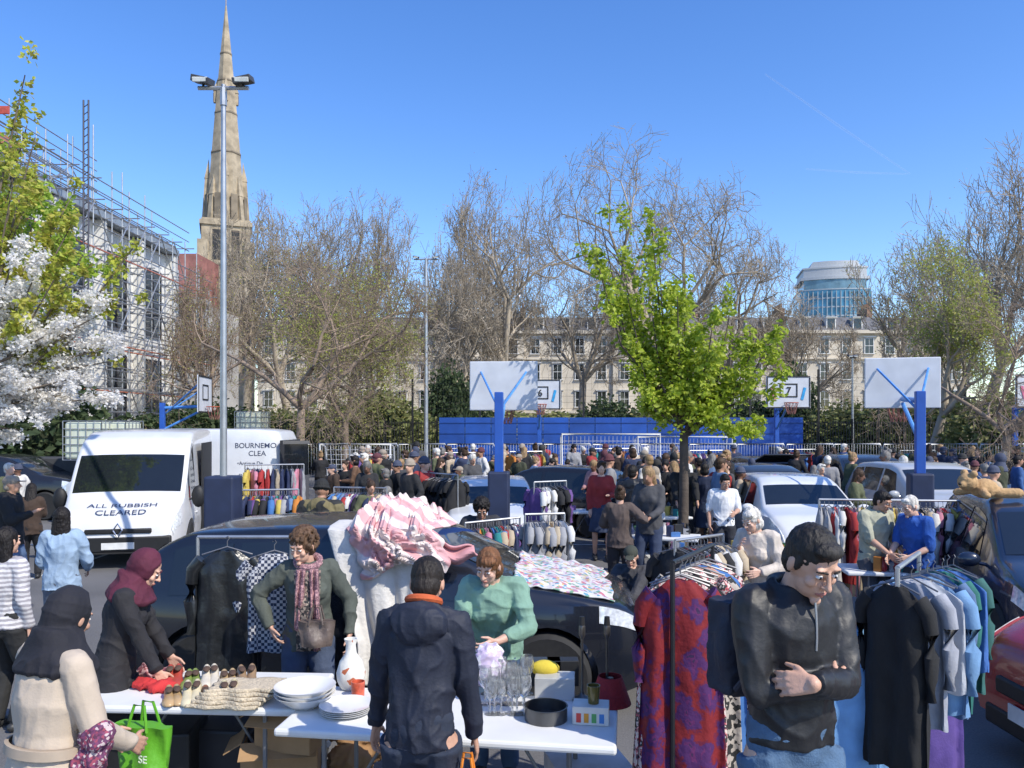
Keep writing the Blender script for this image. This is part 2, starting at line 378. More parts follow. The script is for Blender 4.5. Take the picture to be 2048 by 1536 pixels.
r,q=hero(dict(vox=.006,hair='short',hem=.86,e=.02,hood=1,lean=7,hands=((-.23,-.12,.87),(.27,-.16,.84)),head=(22,4),wr=.015,topname='jacket',bulk=.88),842,3.8,172,
 dict(skin=SK[1],hair=hairm((.02,.015,.012)),top=cloth((.012,.016,.032),.7),legs=cloth((.02,.028,.05))),'man in navy hooded jacket seen from behind at the table',h=1.8)
T=q[0];b=B();b.tube([T(.074*math.cos(w),.02+.072*math.sin(w),1.512+.022*math.sin(w)) for w in [2*math.pi*k/18 for k in range(19)]],.018,8)
b.obj('jacket_lining',cloth((.5,.1,.03)),r)
r,q=hero(dict(fem=1,vox=.006,hair='bob',hem=.84,e=.026,lean=24,hands=((-.16,-.44,.92),(.05,-.44,1.06)),poles={1:(1,.2,-.4),-1:(-.6,.6,-.4)},head=(14,-16),sleeve=.75,wr=.014,topname='sweater',bulk=1.08),990,5.5,-4,
 dict(skin=SK[4],hair=hairm((.16,.07,.03)),top=cloth((.20,.34,.26),.9),legs=cloth((.05,.09,.16))),'woman in sage green sweater leaning over the table',h=1.69)
b=B();b.box((1.6,2.7,.12),(2.2,1.3,.24))
o=b.obj('pavement',mat((.25,.24,.23),.9,0,.2,5,.3,40),smooth=False,bevel=.02);o['kind']='structure'
r,q=hero(dict(vox=.006,hair='short',hem=.93,e=.02,te=.016,lean=2,hands=((.05,-.195,1.17),(-.08,-.24,1.20)),poles={-1:(-.5,0,-.9),1:(.5,0,-.9)},hdir={-1:(1,.6,.1),1:(-1,1.1,-.2)},palm=(0,.8,-.3),curl=30,head=(30,4),wr=.012,wds=5.5,topname='jacket',collar=1,bulk=.91,belly=1.08),1580,3.0,16,
 dict(skin=SK[0],hair=hairm((.022,.019,.017)),top=mat((.013,.013,.015),.52,0,.2,9,.1,60,name='nylon',fold=.35),legs=mat((.07,.13,.22),.85,0,.2,14,.3,120,name='denim')),'man in black jacket with arms crossed, looking down',h=1.86,z=.24)
T=q[0];b=B();b.tube([T(0,-.122-.012*math.sin(k*.5),1.44-k*.04) for k in range(5)],.004,6);b.obj('zip',STEEL,r)
def backpack(root_px,d,z,yaw,col,label,s=1):
    b=B();b.ell((0,0,0),(.15*s,.085*s,.23*s),16);b.box((0,.02*s,0),(.24*s,.12*s,.38*s));b.ell((0,.09*s,-.07*s),(.11*s,.05*s,.12*s),12)
    me=remesh(b,.012,3,.012,2,8);o=mkobj('backpack',me,cloth(col,.7),None,(wx(root_px,d),d,z),yaw)
    st=B()
    for sx in(-1,1): st.tube([(sx*.08*s,-.05,.2*s),(sx*.1*s,-.14,.25*s),(sx*.12*s,-.22,.2*s),(sx*.14*s,-.2,0),(sx*.13*s,-.08,-.15*s)],.013,8)
    st.obj('strap',cloth(col,.7),o);return top(o,label,'backpack')
backpack(1482,3.2,1.53,34,(.018,.022,.04),'dark navy backpack worn by man in black jacket',.95)
hero(dict(fem=1,vox=.01,hair='long',e=.02,hem=.88,hands=(None,(.2,-.2,1.0)),topname='top'),12,6.3,165,dict(skin=SK[0],hair=HB,top=pat('stripe',[(.6,.58,.58),(.32,.3,.32)],8),legs=cloth((.02,.02,.02))),'woman in grey striped top with long black hair',h=1.62)
hero(dict(fem=1,vox=.01,hair='long',e=.026,hem=.84,hands=((-.2,-.25,1.0),(.15,-.25,1.0)),topname='jacket',wr=.016),124,8.0,195,dict(skin=SK[0],hair=HB,top=cloth((.28,.38,.5)),legs=cloth((.12,.14,.18))),'woman in pale denim jacket with long dark hair',h=1.6)
hero(dict(fem=1,vox=.012,hair='bun',e=.03,hem=.82,hands=((-.35,-.15,1.25),(.2,-.3,1.1)),topname='sweatshirt'),1240,10.8,168,dict(skin=SK[0],hair=HBR,top=cloth((.09,.065,.055)),legs=cloth((.03,.03,.035))),'woman in brown sweatshirt with hair tied up',h=1.6)
hero(dict(vox=.01,hair='short',e=.018,sleeve=0,hem=.88,feet=(-.08,.1),hands=(None,(.12,-.28,1.1)),head=(20,10)),1447,12.4,-5,dict(skin=SK[1],hair=HB,top=cloth((.75,.75,.75)),legs=cloth((.02,.022,.03))),'man in white t-shirt and dark trousers walking',h=1.68)
hero(dict(vox=.008,hair='short',e=.022,sleeve=0,hem=.86,belly=1.15,lean=6,hands=((-.1,-.35,1.0),(.15,-.3,1.02)),head=(20,20),topname='polo_shirt',collar=1),1745,9.2,20,dict(skin=SK[1],hair=HB,top=cloth((.36,.36,.27)),legs=cloth((.06,.06,.07))),'man in khaki polo shirt by clothes rail',h=1.70)
hero(dict(vox=.008,hair='short',e=.024,sleeve=.1,hem=.86,belly=1.2,lean=8,hands=((-.1,-.35,1.0),(.15,-.3,1.02)),head=(15,0),topname='polo_shirt',collar=1),1838,8.9,-70,dict(skin=SK[4],hair=HW,top=cloth((.02,.09,.36)),legs=cloth((.05,.05,.06))),'older white haired man in bright blue polo shirt',h=1.66)
hero(dict(fem=1,vox=.009,hair='bob',e=.028,hem=.8,lean=10,hands=((-.1,-.25,1.3),(.15,-.3,1.1)),head=(18,-10),topname='jacket'),1522,7.6,-45,dict(skin=SK[4],hair=HW,top=cloth((.55,.48,.41)),legs=cloth((.1,.1,.12))),'white haired woman in cream jacket',h=1.68)
hero(dict(vox=.011,hair='beanie',e=.035,hem=.8,hood=1,lean=5,head=(10,0),topname='jacket',bulk=1.1),640,9.6,180,dict(skin=SK[2],hair=cloth((.015,.015,.015)),top=pat('spots',[(.02,.02,.02),(.02,.02,.02),(.02,.02,.02),(.16,.13,.06)],9),legs=cloth((.02,.02,.02))),'person in black beanie and dark printed hoodie',h=1.76)
hero(dict(vox=.011,hair='curly',drop=.38,hipy=.1,e=.03,lean=18,hands=((-.2,-.4,.75),(.2,-.4,.75)),head=(18,0)),962,10.9,5,dict(skin=SK[2],hair=HB,top=cloth((.03,.03,.035)),legs=cloth((.05,.06,.09))),'bearded man with long curly hair crouching by rail',h=1.9)
hero(dict(fem=1,vox=.01,hair='cap',drop=.5,hipy=.15,e=.03,lean=14,hands=((-.15,-.45,.6),(.15,-.45,.6)),head=(12,15)),1262,8.6,-30,dict(skin=SK[0],hair=cloth((.05,.055,.04)),top=cloth((.05,.05,.055)),legs=cloth((.03,.03,.03))),'woman in dark cap and dark top crouching by stall',h=1.62)
hero(dict(vox=.011,hair='short',e=.04,hem=.84,hood=1,topname='jacket',hands=(None,(.15,-.3,1.1))),1265,12.9,150,dict(skin=SK[1],hair=HB,top=cloth((.015,.016,.02),.5),legs=cloth((.03,.03,.04))),'man in black puffer jacket with dark trousers',h=1.78)
# crowd variants
VR=[build(dict(hair='short',seed=1,feet=(-.06,.08),bulk=.95)),
 build(dict(fem=1,hair='long',e=.022,hem=.8,hands=((-.1,-.3,1.1),(.1,-.32,1.05)),head=(15,0))),
 build(dict(hair='short',e=.028,lean=24,hipy=.06,hands=((-.15,-.5,.95),(.2,-.5,.95)),head=(20,0),bulk=.95)),
 build(dict(fem=1,hair='bob',e=.02,skirt=.5,hem=.9,hands=(None,(.1,-.3,1.15)),feet=(.08,-.08))),
 build(dict(hair='cap',e=.035,hem=.82,hood=1,hands=((-.12,-.3,1.25),None),bulk=.95)),
 build(dict(fem=1,hair='hijab',e=.03,hem=.5,flare=.08,hands=(None,(.15,-.3,1.0)))),
 build(dict(fem=1,hair='bun',e=.024,hem=.85,lean=10,hands=((-.2,-.4,1.0),(.2,-.4,1.2)),twist=20)),
 build(dict(hair='beanie',e=.03,hem=.8,hands=((-.25,-.1,.95),(.25,-.1,.95)),head=(0,25),bulk=.95))]
PAL=[('black',(.014,.014,.016)),('black',(.02,.02,.022)),('navy',(.02,.03,.07)),('dark grey',(.06,.06,.065)),('grey',(.25,.25,.26)),('white',(.6,.59,.57)),('beige',(.42,.34,.25)),('brown',(.13,.07,.04)),('olive',(.09,.1,.05)),('dark brown',(.05,.03,.02)),('blue',(.04,.10,.26)),('pink',(.35,.19,.2)),('dark olive',(.05,.055,.03)),('denim blue',(.12,.2,.35)),('black',(.012,.012,.013)),('orange',(.6,.14,.02)),('red',(.3,.03,.03))]
LP=[('black',(.015,.015,.017)),('dark blue',(.03,.045,.09)),('blue denim',(.08,.13,.23)),('grey',(.12,.12,.13)),('beige',(.35,.28,.2))]
rr=random.Random(21)
def crowd(px,d,yaw=None,v=None,ti=None):
    v=rr.choice([0,0,1,1,2,3,4,5,6,6,7]) if v is None else v;ti=rr.choice([0,1,2,3,4,5,6,7,8,9,10,11,12,13,14,0,2,14,16]) if ti is None else ti;tn,tc=PAL[ti];ln,lc=rr.choice(LP)
    yaw=rr.uniform(0,360) if yaw is None else yaw
    hm=rr.choice([HB,HB,HBR,HBR,HBL,HG,HW]) if v not in(4,5,7) else cloth(rr.choice([(.02,.02,.02),(.3,.25,.2),(.1,.03,.04),(.05,.06,.1),(.03,.03,.03)]))
    place(VR[v],px,d,yaw,dict(skin=rr.choice(SK),hair=hm,top=cloth(tc),legs=cloth(lc)),'person in %s top and %s %s browsing the market'%(tn,ln,'skirt' if v==3 else 'trousers'),h=rr.uniform(1.52,1.88),group='shoppers at the market')
for px,d in ((668,17),(690,19),(733,15.5),(775,16.5),(800,18),(822,14.5),(850,15),(880,19),(915,17.5),(938,20),(965,22),(940,18),(1045,24),(1075,25),(1110,24),(1130,22),(1148,25),(1190,17),(1205,20),(1222,16),(1243,18),(1262,21),(1285,19),(1300,23),(1312,15.5),(1330,17.5),(1345,20),(1362,24),(1385,22),(1400,18),(1418,20),(1440,23),(1470,26),(1500,19),(1590,21),(1640,22),(1665,24),(1690,25),(1712,14),(1730,22),(1810,21),(1835,23),(1860,20),(1890,22),(1900,18.5),(1925,19.5),(1950,17.5),(1968,16),(1990,18),(2010,20),(2035,18),(35,17),(15,15),(785,12.8),(738,12.4),(1060,20.5),(1410,15),(1200,14.2),(1295,11.5),(1880,26),(1985,14),(1555,25),(1630,27),(1230,26),(1160,27),(1090,28),(1020,26),(990,27),(1480,15.5),(1640,16.5),(700,22),(640,23),(760,24),(830,23),(870,25),(1570,23),(1345,26),(1320,21),(1268,24),(1210,23),(1185,22),(1770,24),(1790,25),(1855,25),(1910,24),(1945,25),(1975,23),(2025,24),(900,22),(920,24),(725,18.5),(1700,18.5),(1290,17),(1375,16.5),(845,17.5),(1255,15.5)):
    crowd(px+rr.uniform(-4,4),d)
for i in range(72):
    a,c_=[(1150,1460),(660,930),(1780,2040),(1290,1480),(640,1150)][i%5]
    d_=rr.uniform(15.5,27) if i%5!=3 else rr.uniform(14.3,18)
    if i%5==4: d_=rr.uniform(18,26)
    crowd(rr.uniform(a,c_),d_)
crowd(1628,17.2,None,1,15);crowd(1655,17.8,160,0,4);crowd(22,10.5,100,4,0);crowd(62,12.5,200,1,9)
# ---------------- cars
def lerpf(T,x):
    for (a,b_),(c,d) in zip(T,T[1:]):
        if x<=c:
            t=(x-a)/(c-a) if c>a else 0;return b_+(d-b_)*t
    return T[-1][1]
def smf(T,x,w=.012): return (lerpf(T,x-w)+2*lerpf(T,x)+lerpf(T,x+w))/4
HATCH=dict(L=4.1,W=1.76,H=1.48,top=[(-.5,.45),(-.49,.60),(-.46,.72),(-.38,.93),(-.3,.985),(-.1,1),(.02,.985),(.09,.93),(.26,.685),(.4,.62),(.47,.53),(.495,.42),(.5,.3)],ws=(.1,.255),rw=(-.465,-.385),sw=((-.36,-.06),(-.04,.13)),belt=.60,whl=(.32,-.32,.31))
SUV=dict(L=4.62,W=1.86,H=1.63,top=[(-.5,.42),(-.492,.60),(-.46,.70),(-.41,.88),(-.35,.965),(-.2,.995),(0,1),(.08,.96),(.27,.70),(.33,.675),(.44,.61),(.48,.54),(.497,.42),(.5,.3)],ws=(.09,.265),rw=(-.465,-.40),sw=((-.37,-.26),(-.245,-.05),(-.03,.15)),belt=.61,whl=(.31,-.3,.36))
VAN=dict(L=5.5,W=2.05,H=2.3,top=[(-.5,.9),(-.49,.98),(-.4,1),(.05,1),(.15,.985),(.22,.93),(.28,.81),(.39,.505),(.42,.465),(.465,.40),(.487,.335),(.5,.2)],ws=(.27,.388),rw=None,sw=((.2,.33),),belt=.45,whl=(.33,-.28,.34),tumble=.06)
def car(C,px,d,phi,pm,label,name='car',H=None,x=None,hatch_open=False):
    L,W,Hh=C['L'],C['W'],H or C['H'];tb=C.get('tumble',.3);wf,wr_,R_=C['whl']
    root=empty(name,(wx(px,d) if x is None else x,d,0),phi)
    def sec(u,n=0):
        zt=smf(C['top'],u)*Hh;a=abs(2*u);w=W/2*(1-.13*a**5-.10*a**14);zb=.2+.1*max(0,a-.85)/.15
        bl=min(C['belt']*Hh,zt-.035);hc=zt-bl;wt=w-.05-tb*hc
        return w,zb,bl,zt,wt
    def S(u,t):
        w,zb,bl,zt,wt=sec(u);xx=u*L
        P=[(0,0,zb),(.03,w*.93,zb),(.1,w*.98,zb+.07),(.25,w*1.0,zb+(bl-zb)*.45),(.4,w*.995,zb+(bl-zb)*.8),(.45,w*.965,bl),(.7,wt+.01,zt-.06),(.74,wt-.02,zt-.025),(.78,wt-.07,zt-.006),(.9,wt*.5,zt+.008),(1,0,zt+.012)]
        for (a,y1,z1),(c,y2,z2) in zip(P,P[1:]):
            if t<=c: k=(t-a)/(c-a);return V((xx,y1+(y2-y1)*k,z1+(z2-z1)*k))
        return V((xx,0,zt))
    ts=[0,.03,.06,.1,.17,.25,.33,.4,.425,.45,.5,.57,.64,.7,.72,.74,.76,.78,.84,.9,.95,1];nu=64
    rings=[]
    for i in range(nu+1):
        u=-.5+i/nu;h_=[S(u,t) for t in ts];rings.append(h_+[V((p.x,-p.y,p.z)) for p in h_[-2:0:-1]])
    b=B();b.loft(rings);body=b.obj('body',pm,root,angle=50)
    cut=B()
    for s in(wf,wr_): cut.tube([(s*L,-W,R_),(s*L,W,R_)],R_+.055,28)
    cm=cut.mesh();co=bpy.data.objects.new('cut',cm);COL.objects.link(co);co.parent=root
    m=body.modifiers.new('b','BOOLEAN');m.object=co;m.operation='DIFFERENCE';m.solver='EXACT'
    dg=bpy.context.evaluated_depsgraph_get();me=bpy.data.meshes.new_from_object(body.evaluated_get(dg));body.modifiers.clear();body.data=me
    bpy.data.objects.remove(co);me.polygons.foreach_set('use_smooth',[True]*len(me.polygons));me.set_sharp_from_angle(angle=rad(38))
    def patch(nm,m,u0,u1,t0,t1,sg=1,off=.006,nu=8,nv=6,par=root,full=False,skew=0):
        b=B()
        def fn(a,c):
            t=t0+(t1-t0)*c;u=u0+(u1-u0)*a
            if skew: u=u0+(u1-u0)*a-skew*(c)*(a)
            if full:
                tt=c*2-1;s2=1 if tt>=0 else -1;t=1-abs(tt)*(1-t0)
            else: s2=sg
            p=S(u,t);e1=S(min(u+.002,.5),t)-S(max(u-.002,-.5),t);e2=S(u,min(t+.01,1))-S(u,max(t-.01,0));n_=e2.cross(e1)
            if n_.length<1e-9: n_=V((0,0,1))
            n_.normalize();
            if n_.dot(V((0,p.y,.3)))<0: n_=-n_
            p=p+n_*off;return V((p.x,p.y*s2,p.z))
        b.grid(fn,nu,nv);return b.obj(nm,m,par,angle=60)
    patch('windscreen',GLASSD,C['ws'][0]+.01,C['ws'][1]-.01,.775,1,full=True,nv=12)
    if C['rw']: patch('rear_window',GLASSD,C['rw'][0],C['rw'][1],.79,1,full=True,nv=12)
    for sg in(-1,1):
        for i,(a,c) in enumerate(C['sw']):
            last=i==len(C['sw'])-1
            patch('side_window',GLASSD,a,c,.475,.675,sg,nu=10,skew=(.06 if last and tb>.1 else 0))
        if C is VAN:
            patch('headlight',mat((.75,.78,.8),.08,.2,.3,30),.44,.488,.34,.5,sg,off=.01)
        else: patch('headlight',mat((.75,.78,.8),.08,.2,.3,30),.40,.49,.405,.46,sg,off=.008)
        patch('tail_light',mat((.4,.01,.01),.15,0,.1,9),-.495,-.46,.3,.46,sg,off=.008)
        b=B();x0=(C['ws'][1]-.06)*L;w=W/2;zb=C['belt']*Hh+.08
        b.ell((x0,sg*(w+.1),zb),(.06,.11,.075) if C is not VAN else (.08,.12,.2),12);b.tube([(x0,sg*(w-.12),zb-.06),(x0,sg*(w+.03),zb-.03)],.02,6);b.obj('mirror',BLACK if C is VAN else pm,root)
        for (a,c) in C['sw'][-2:]:
            b=B();u=a+.03;p=S(u,.36);b.box((p.x,sg*(abs(p.y)+.012),p.z),(.17,.03,.025));b.obj('handle',pm,root,bevel=.008)
        for (a,c) in C['sw'][-2:]:
            b=B()
            b.grid(lambda u_,v_:(lambda p:V((p.x,sg*(p.y+.002),p.z)))(S(a-.008+.0016*u_,.1+.35*v_)),1,10);b.obj('door_seam',BLACK,root)
        patch('sill_trim',BLACK,wr_+.09,wf-.09,.035,.12,sg,off=.01,nu=12)
        for s in(wf,wr_):
            wh=empty('wheel',(s*L,sg*(W/2-.12),R_));wh.parent=root
            b=B();b.lathe([(R_*.64,-.1),(R_*.9,-.11),(R_*.99,-.08),(R_,-.03),(R_,.03),(R_*.99,.08),(R_*.9,.11),(R_*.64,.1)],n=32);o=b.obj('tyre',RUB,wh,rot=(rad(90),0,0))
            b=B();b.lathe([(R_*.66,-.09),(R_*.66,.085),(R_*.6,.075),(R_*.56,.02),(.01,.02)],n=32,mi=1);b.lathe([(.06,.03),(.06,.07),(.001,.08)],n=12)
            for k in range(5):
                a=2*math.pi*k/5
                for dd in(-.12,.12): b.tube([(.04*math.cos(a),.04*math.sin(a),.06),(R_*.63*math.cos(a+dd),R_*.63*math.sin(a+dd),.07)],[.022,.016],6)
            b.lathe([(R_*.66,.06),(R_*.66,.09),(R_*.6,.09),(R_*.6,.06)],n=32)
            o=b.obj('rim',[STEEL,BLACK],wh,rot=(rad(90 if sg<0 else -90),0,0))
    xf=.5*L
    if C is VAN:
        b=B();b.box((xf-.03,0,.42),(.08,W*.80,.26));b.obj('bumper_grille',BLACK,root,bevel=.03)
        b=B();b.box((xf-.01,0,.64),(.05,W*.5,.08));b.obj('grille',BLACK,root,bevel=.02)
    else:
        b=B();b.box((xf-.02,0,.52*Hh/1.5),(.06,W*.5,.12));b.box((xf-.01,0,.3),(.06,W*.62,.14));b.obj('grille',BLACK,root,bevel=.02)
    PL=mat((.7,.7,.68),.4)
    b=B();b.box((xf+.025,0,.40),(.01,.5,.11));b.obj('number_plate',PL,root);b=B();b.box((-xf-.005,0,.62),(.01,.5,.11));b.obj('number_plate',PL,root)
    b=B();b.box((-xf+.03,0,.34),(.16,W*.78,.2));b.obj('bumper',BLACK,root,bevel=.04)
    if hatch_open:
        b=B();p=S(-.4,1);b.box((-.40*L-.45,0,p.z+.18),(.95,W*.74,.05),Matrix.Rotation(rad(14),3,'Y'));b.box((-.40*L-.5,0,p.z+.21),(.55,W*.6,.05),Matrix.Rotation(rad(14),3,'Y'),1);b.obj('tailgate',[pm,GLASSD],root,bevel=.02)
    top(root,label,'van' if C is VAN else 'car');return root,S,sec
suv,SS,_=car(SUV,770,7.4,-3,paint((.010,.012,.018)),'shiny black family car behind the stall tables',x=-1.1,H=1.54)
car(HATCH,1095,18.3,155,paint((.012,.012,.014)),'black hatchback parked among the shoppers')
car(HATCH,985,15.6,-88,paint((.66,.67,.68)),'small white car facing the shoppers',H=1.36)
car(HATCH,1585,14.6,-94,paint((.66,.67,.69)),'white car with dark windscreen facing the stalls')
car(HATCH,1512,24,92,paint((.02,.02,.022)),'dark car with its boot lid open',hatch_open=True)
car(HATCH,1530,18.6,-80,paint((.03,.035,.04)),'dark grey car parked behind white car')
car(SUV,1728,20.5,-95,paint((.02,.022,.03)),'black tall car parked facing the market')
car(SUV,1850,16.2,-92,paint((.42,.43,.44)),'silver car parked by the clothes rail')
nav,_,_=car(SUV,0,8.6,-108,paint((.014,.022,.045)),'dark navy family car with teddy on roof',x=5.85,H=1.6)
car(HATCH,0,5.35,180,paint((.30,.005,.012)),'glossy red hatchback parked beside the stall',x=5.55,H=1.55)
car(SUV,20,21,0,paint((.015,.015,.017)),'black car parked by the fence')
car(SUV,2060,25,180,paint((.1,.13,.1)),'green grey car parked by the fence')
van,VS,vsec=car(VAN,0,15.9,-76,paint((.66,.66,.66),.35),'white clearance van with lettering on bonnet',name='van',x=-7.18)
DK=mat((.03,.04,.09),.5)
def bonnet(u0):
    def f(x,y):
        u=min(.49,max(.3,u0-y/5.5*.62-.010*x*x));w,zb,bl,zt,wt=vsec(u);ay=abs(x)
        t=1-ay/(wt*.5)*.1 if ay<wt*.5 else .9-(ay-wt*.5)/(wt*.5-.07)*.12
        p=VS(u,t);return V((p.x+.012,x,p.z+.012))
    return f
text('ALL RUBBISH',.19,(0,0,0),(0,0,0),DK,van,fn=bonnet(.444),off=0)
text('CLEARED',.19,(0,0,0),(0,0,0),DK,van,fn=bonnet(.471),off=0)
b=B();zz=.66
for s in (-1,1):
    b.tube([(2.79,-.07,zz),(2.79,0,zz+s*.11),(2.79,.07,zz)],.016,6)
b.obj('emblem',CHROME,van)
b=B();b.box((-.1,1.035,1.2),(1.5,.02,1.7));b.obj('dark_doorway_panel',BLACK,van)  # flat black panel, paints in the dark interior behind the open sliding door
cxv=-8.42
v2,VS2,vsec2=car(VAN,560,20.4,180,paint((.62,.63,.64),.35),'white clearance van with services lettering on side',name='van',x=cxv)
TN=mat((.03,.04,.08),.5)
def side(X0,z0):
    def f(x,y):
        lx=-(X0+x-cxv);z=z0+y;u=lx/5.5;w,zb,bl,zt,wt=vsec2(u)
        if z>bl: k=(z-bl)/(zt-.06-bl);yy=w*.965+(wt+.01-w*.965)*k
        else: yy=w*.995+(w*.965-w*.995)*max(0,(z-(zb+(bl-zb)*.8))/((bl-zb)*.2))
        return V((lx,yy+.006,z))
    return f
for s,sz,X,z in (('BOURNEMO',.175,-6.75,1.84),('CLEA',.175,-6.42,1.65),('•Antique De',.12,-6.68,1.43),('•Probate',.12,-6.5,1.28),('•Deceased Es',.12,-6.68,1.13),('•Hoarders',.12,-6.5,.98)):
    text(s,sz,(0,0,0),(0,0,0),TN,v2,align='LEFT',off=.004,fn=side(X,z))
b=B();b.box((-2.77,0,1.15),(.03,1.75,1.75));b.obj('dark_rear_panel',mat((.03,.03,.032),.7),v2)  # rear face painted dark, the shade of an open interior put into colour
b=B();b.box((-3.2,1.05,1.55),(.55,.05,.8),RZ(20),1);
for zc in(1.15,1.98): b.box((-3.2,1.04,zc),(.62,.09,.08),RZ(20))
b.box((-3.2,1.05,.8),(.6,.07,.65),RZ(20));b.obj('rear_door',[paint((.1,.1,.11)),GLASSD],v2)
def fn(u,v):
    uu=.25+.18*u;p=SS(uu,1-.22*abs(2*v-1));s=1 if v>.5 else -1
    return V((p.x+.05*noise.noise(V((v*6,u,2))),p.y*s,p.z+.022+.016*noise.noise(V((u*9,v*9,0)))+.006*math.sin(u*30+v*8)))
b=B();b.grid(fn,50,50);o=b.obj('crochet_blanket',pat('spots',[(.6,.58,.55),(.62,.6,.57),(.5,.16,.2),(.6,.57,.55),(.6,.58,.56),(.12,.3,.4),(.6,.58,.56),(.55,.42,.2),(.16,.32,.22),(.62,.6,.6),(.45,.22,.33)],30),None,suv.location,-3,solid=.012)
top(o,'multicoloured crochet blanket spread over black car bonnet','blanket')
# quilts
def q1(u,v):
    if v<.2: y=6.95-v*2.8;z=1.565
    else: y=6.36-.1*(v-.2);z=1.56-(v-.2)*1.5
    f=max(0,v-.15)
    x=-1.50+u*.66+.30*min(1,f*1.6)*(1-u*.6)
    return V((x+.015*math.sin(v*7),y+.03*noise.noise(V((u*5,v*2.0,1)))-.07*f*math.sin(u*13+v*2.5)-.025*f*math.sin(u*31+v*3),z+.012*noise.noise(V((u*6,v*3,5)))-.07*f*math.sin(u*5)))
b=B();b.grid(q1,70,90);o=b.obj('white_quilt',mat((.62,.60,.57),.9,0,.1,14,.35,34,name='quilt'),solid=.012);top(o,'white textured quilt hanging over the car side','quilt')
def pq(u,v):
    def rid(a,b_,c): return 1-abs(noise.noise(V((a,b_,c)))*1.6)
    wd=.78-.12*v+.12*noise.noise(V((v*5,2,0)));x=-.93+.05*v+.06*math.sin(v*9)+(u-.5)*wd
    pk=math.sin(math.pi*min(1,u*1.25))**.7 if u<.8 else 0
    if v<.55:
        t=v/.55;y=6.98-t*.66;hh=pk*math.sin(math.pi*min(1,t*.85+.15));z=1.565+.13*hh
    else:
        t=(v-.55)/.45;hh=pk*math.sin(math.pi*(.15+t*.75))*.8;y=6.32-.08*hh;z=1.565-t*(.30+.1*math.sin(u*6+1))+.05*math.sin(u*7)*t
    w=V((u*2.6+.9*noise.noise(V((u*3,v*3,7))),v*4.2+.5*noise.noise(V((u*4,v*4,1))),0))
    f=rid(w.x*1.6,w.y*.8,3)**3*.095+rid(w.x*3.5+w.y,w.y*1.8,9)**3*.05
    e=min(1,6*u,6*(1-u))
    if v<.55: return V((x+.06*noise.noise(V((w.x*2,w.y*2,5))),y,z+f*e))
    return V((x+.06*noise.noise(V((w.x*2,w.y*2,5))),y-f*e*.9-.0,z+f*e*.45*(1-t)))
b=B();b.grid(pq,120,130);o=b.obj('pink_quilt',pat('stripe',[(.60,.33,.34),(.68,.58,.55)],2.2,axis='DIAGONAL'),solid=.015);top(o,'crumpled pink and white striped quilt on car roof','quilt')
b=B();b.grid(lambda u,v:V((-.72+u*.40+.05*v,6.37-.04*math.sin(v*9+u*3)-.02*v,1.56-v*.24*(1-u*.6)-.14*u+.03*math.sin(u*8))),24,20);o=b.obj('pink_blanket',cloth((.58,.28,.29)),solid=.015);top(o,'pink blanket corner hanging from the car roof','blanket')
# ---------------- garments and rails
def garment_mesh(kind,seed):
    b=B();n=48
    L=dict(shirt=.72,dress=1.2,trousers=.95,coat=1.0,jacket=.92)[kind];W={'trousers':.17}.get(kind,.22)
    if seed==2 and kind=='shirt': L=.6
    if seed==1 and kind=='coat': L=.85
    rs=[];NN=40
    for i in range(NN+1):
        t=i/NN;z=-.03-t*L
        if kind=='trousers': w=W*(1+.05*t);th=.035
        else:
            w=W*min(1,.35+t*L*6.5)*(1+(.3 if kind=='dress' else .04)*t);th=.026+.02*min(1,t*6)+(.04*t if kind=='dress' else .01*t)
        r=[]
        for k in range(n):
            a=2*math.pi*k/n;x=w*math.cos(a);y=th*math.sin(a)
            f=.016*min(1,t*4)*math.sin(a*5+seed)+.012*t*math.sin(a*9+seed*2+t*2)+.016*noise.noise(V((x*11,z*5,seed)))+.008*noise.noise(V((x*30,z*9,seed)))
            r.append(V((x+f*.3*math.cos(a),y+f*(1 if math.sin(a)>0 else -1),z-.006*math.sin(a*7)-(.02*noise.noise(V((x*8,seed,0))) if t>.9 else 0))))
        rs.append(r)
    b.loft(rs)
    if (kind in('shirt','coat','jacket') and not (kind=='shirt' and seed==2)) or (kind=='dress' and seed%2):
        for s in(-1,1): b.tube([(s*W*.80,0,-.09),(s*(W+.015),.0,-.16),(s*(W+.03),.012,-.26),(s*(W+.036),.0,-.38),(s*(W+.028),.012,-.5),(s*(W+.03),.0,-.62 if kind!='dress' else -.55)],[.05,.05,.044,.047,.038,.036],10)
    b.tube([(-W*.8,0,-.055),(0,0,.0),(W*.8,0,-.055)],.006,5,1);b.tube([(0,0,0),(0,0,.04),(.015,0,.06),(.005,0,.075),(-.012,0,.065)],.0035,5,1)
    return b.mesh('garment',True,60)
GM={k:[garment_mesh(k,s) for s in range(3)] for k in('shirt','dress','trousers','coat','jacket')}
GC=[('black',(.015,.015,.017)),('navy',(.02,.03,.08)),('white',(.6,.59,.57)),('red',(.35,.03,.03)),('blue',(.05,.15,.38)),('teal',(.02,.2,.2)),('pink',(.5,.2,.27)),('beige',(.45,.37,.26)),('green',(.06,.2,.08)),('purple',(.12,.06,.21)),('grey',(.3,.3,.31)),('orange',(.5,.18,.03)),('denim blue',(.12,.2,.35)),('yellow',(.5,.38,.08))]
gr=random.Random(9)
HANG=mat((.2,.2,.21),.45,.5,.1,5)
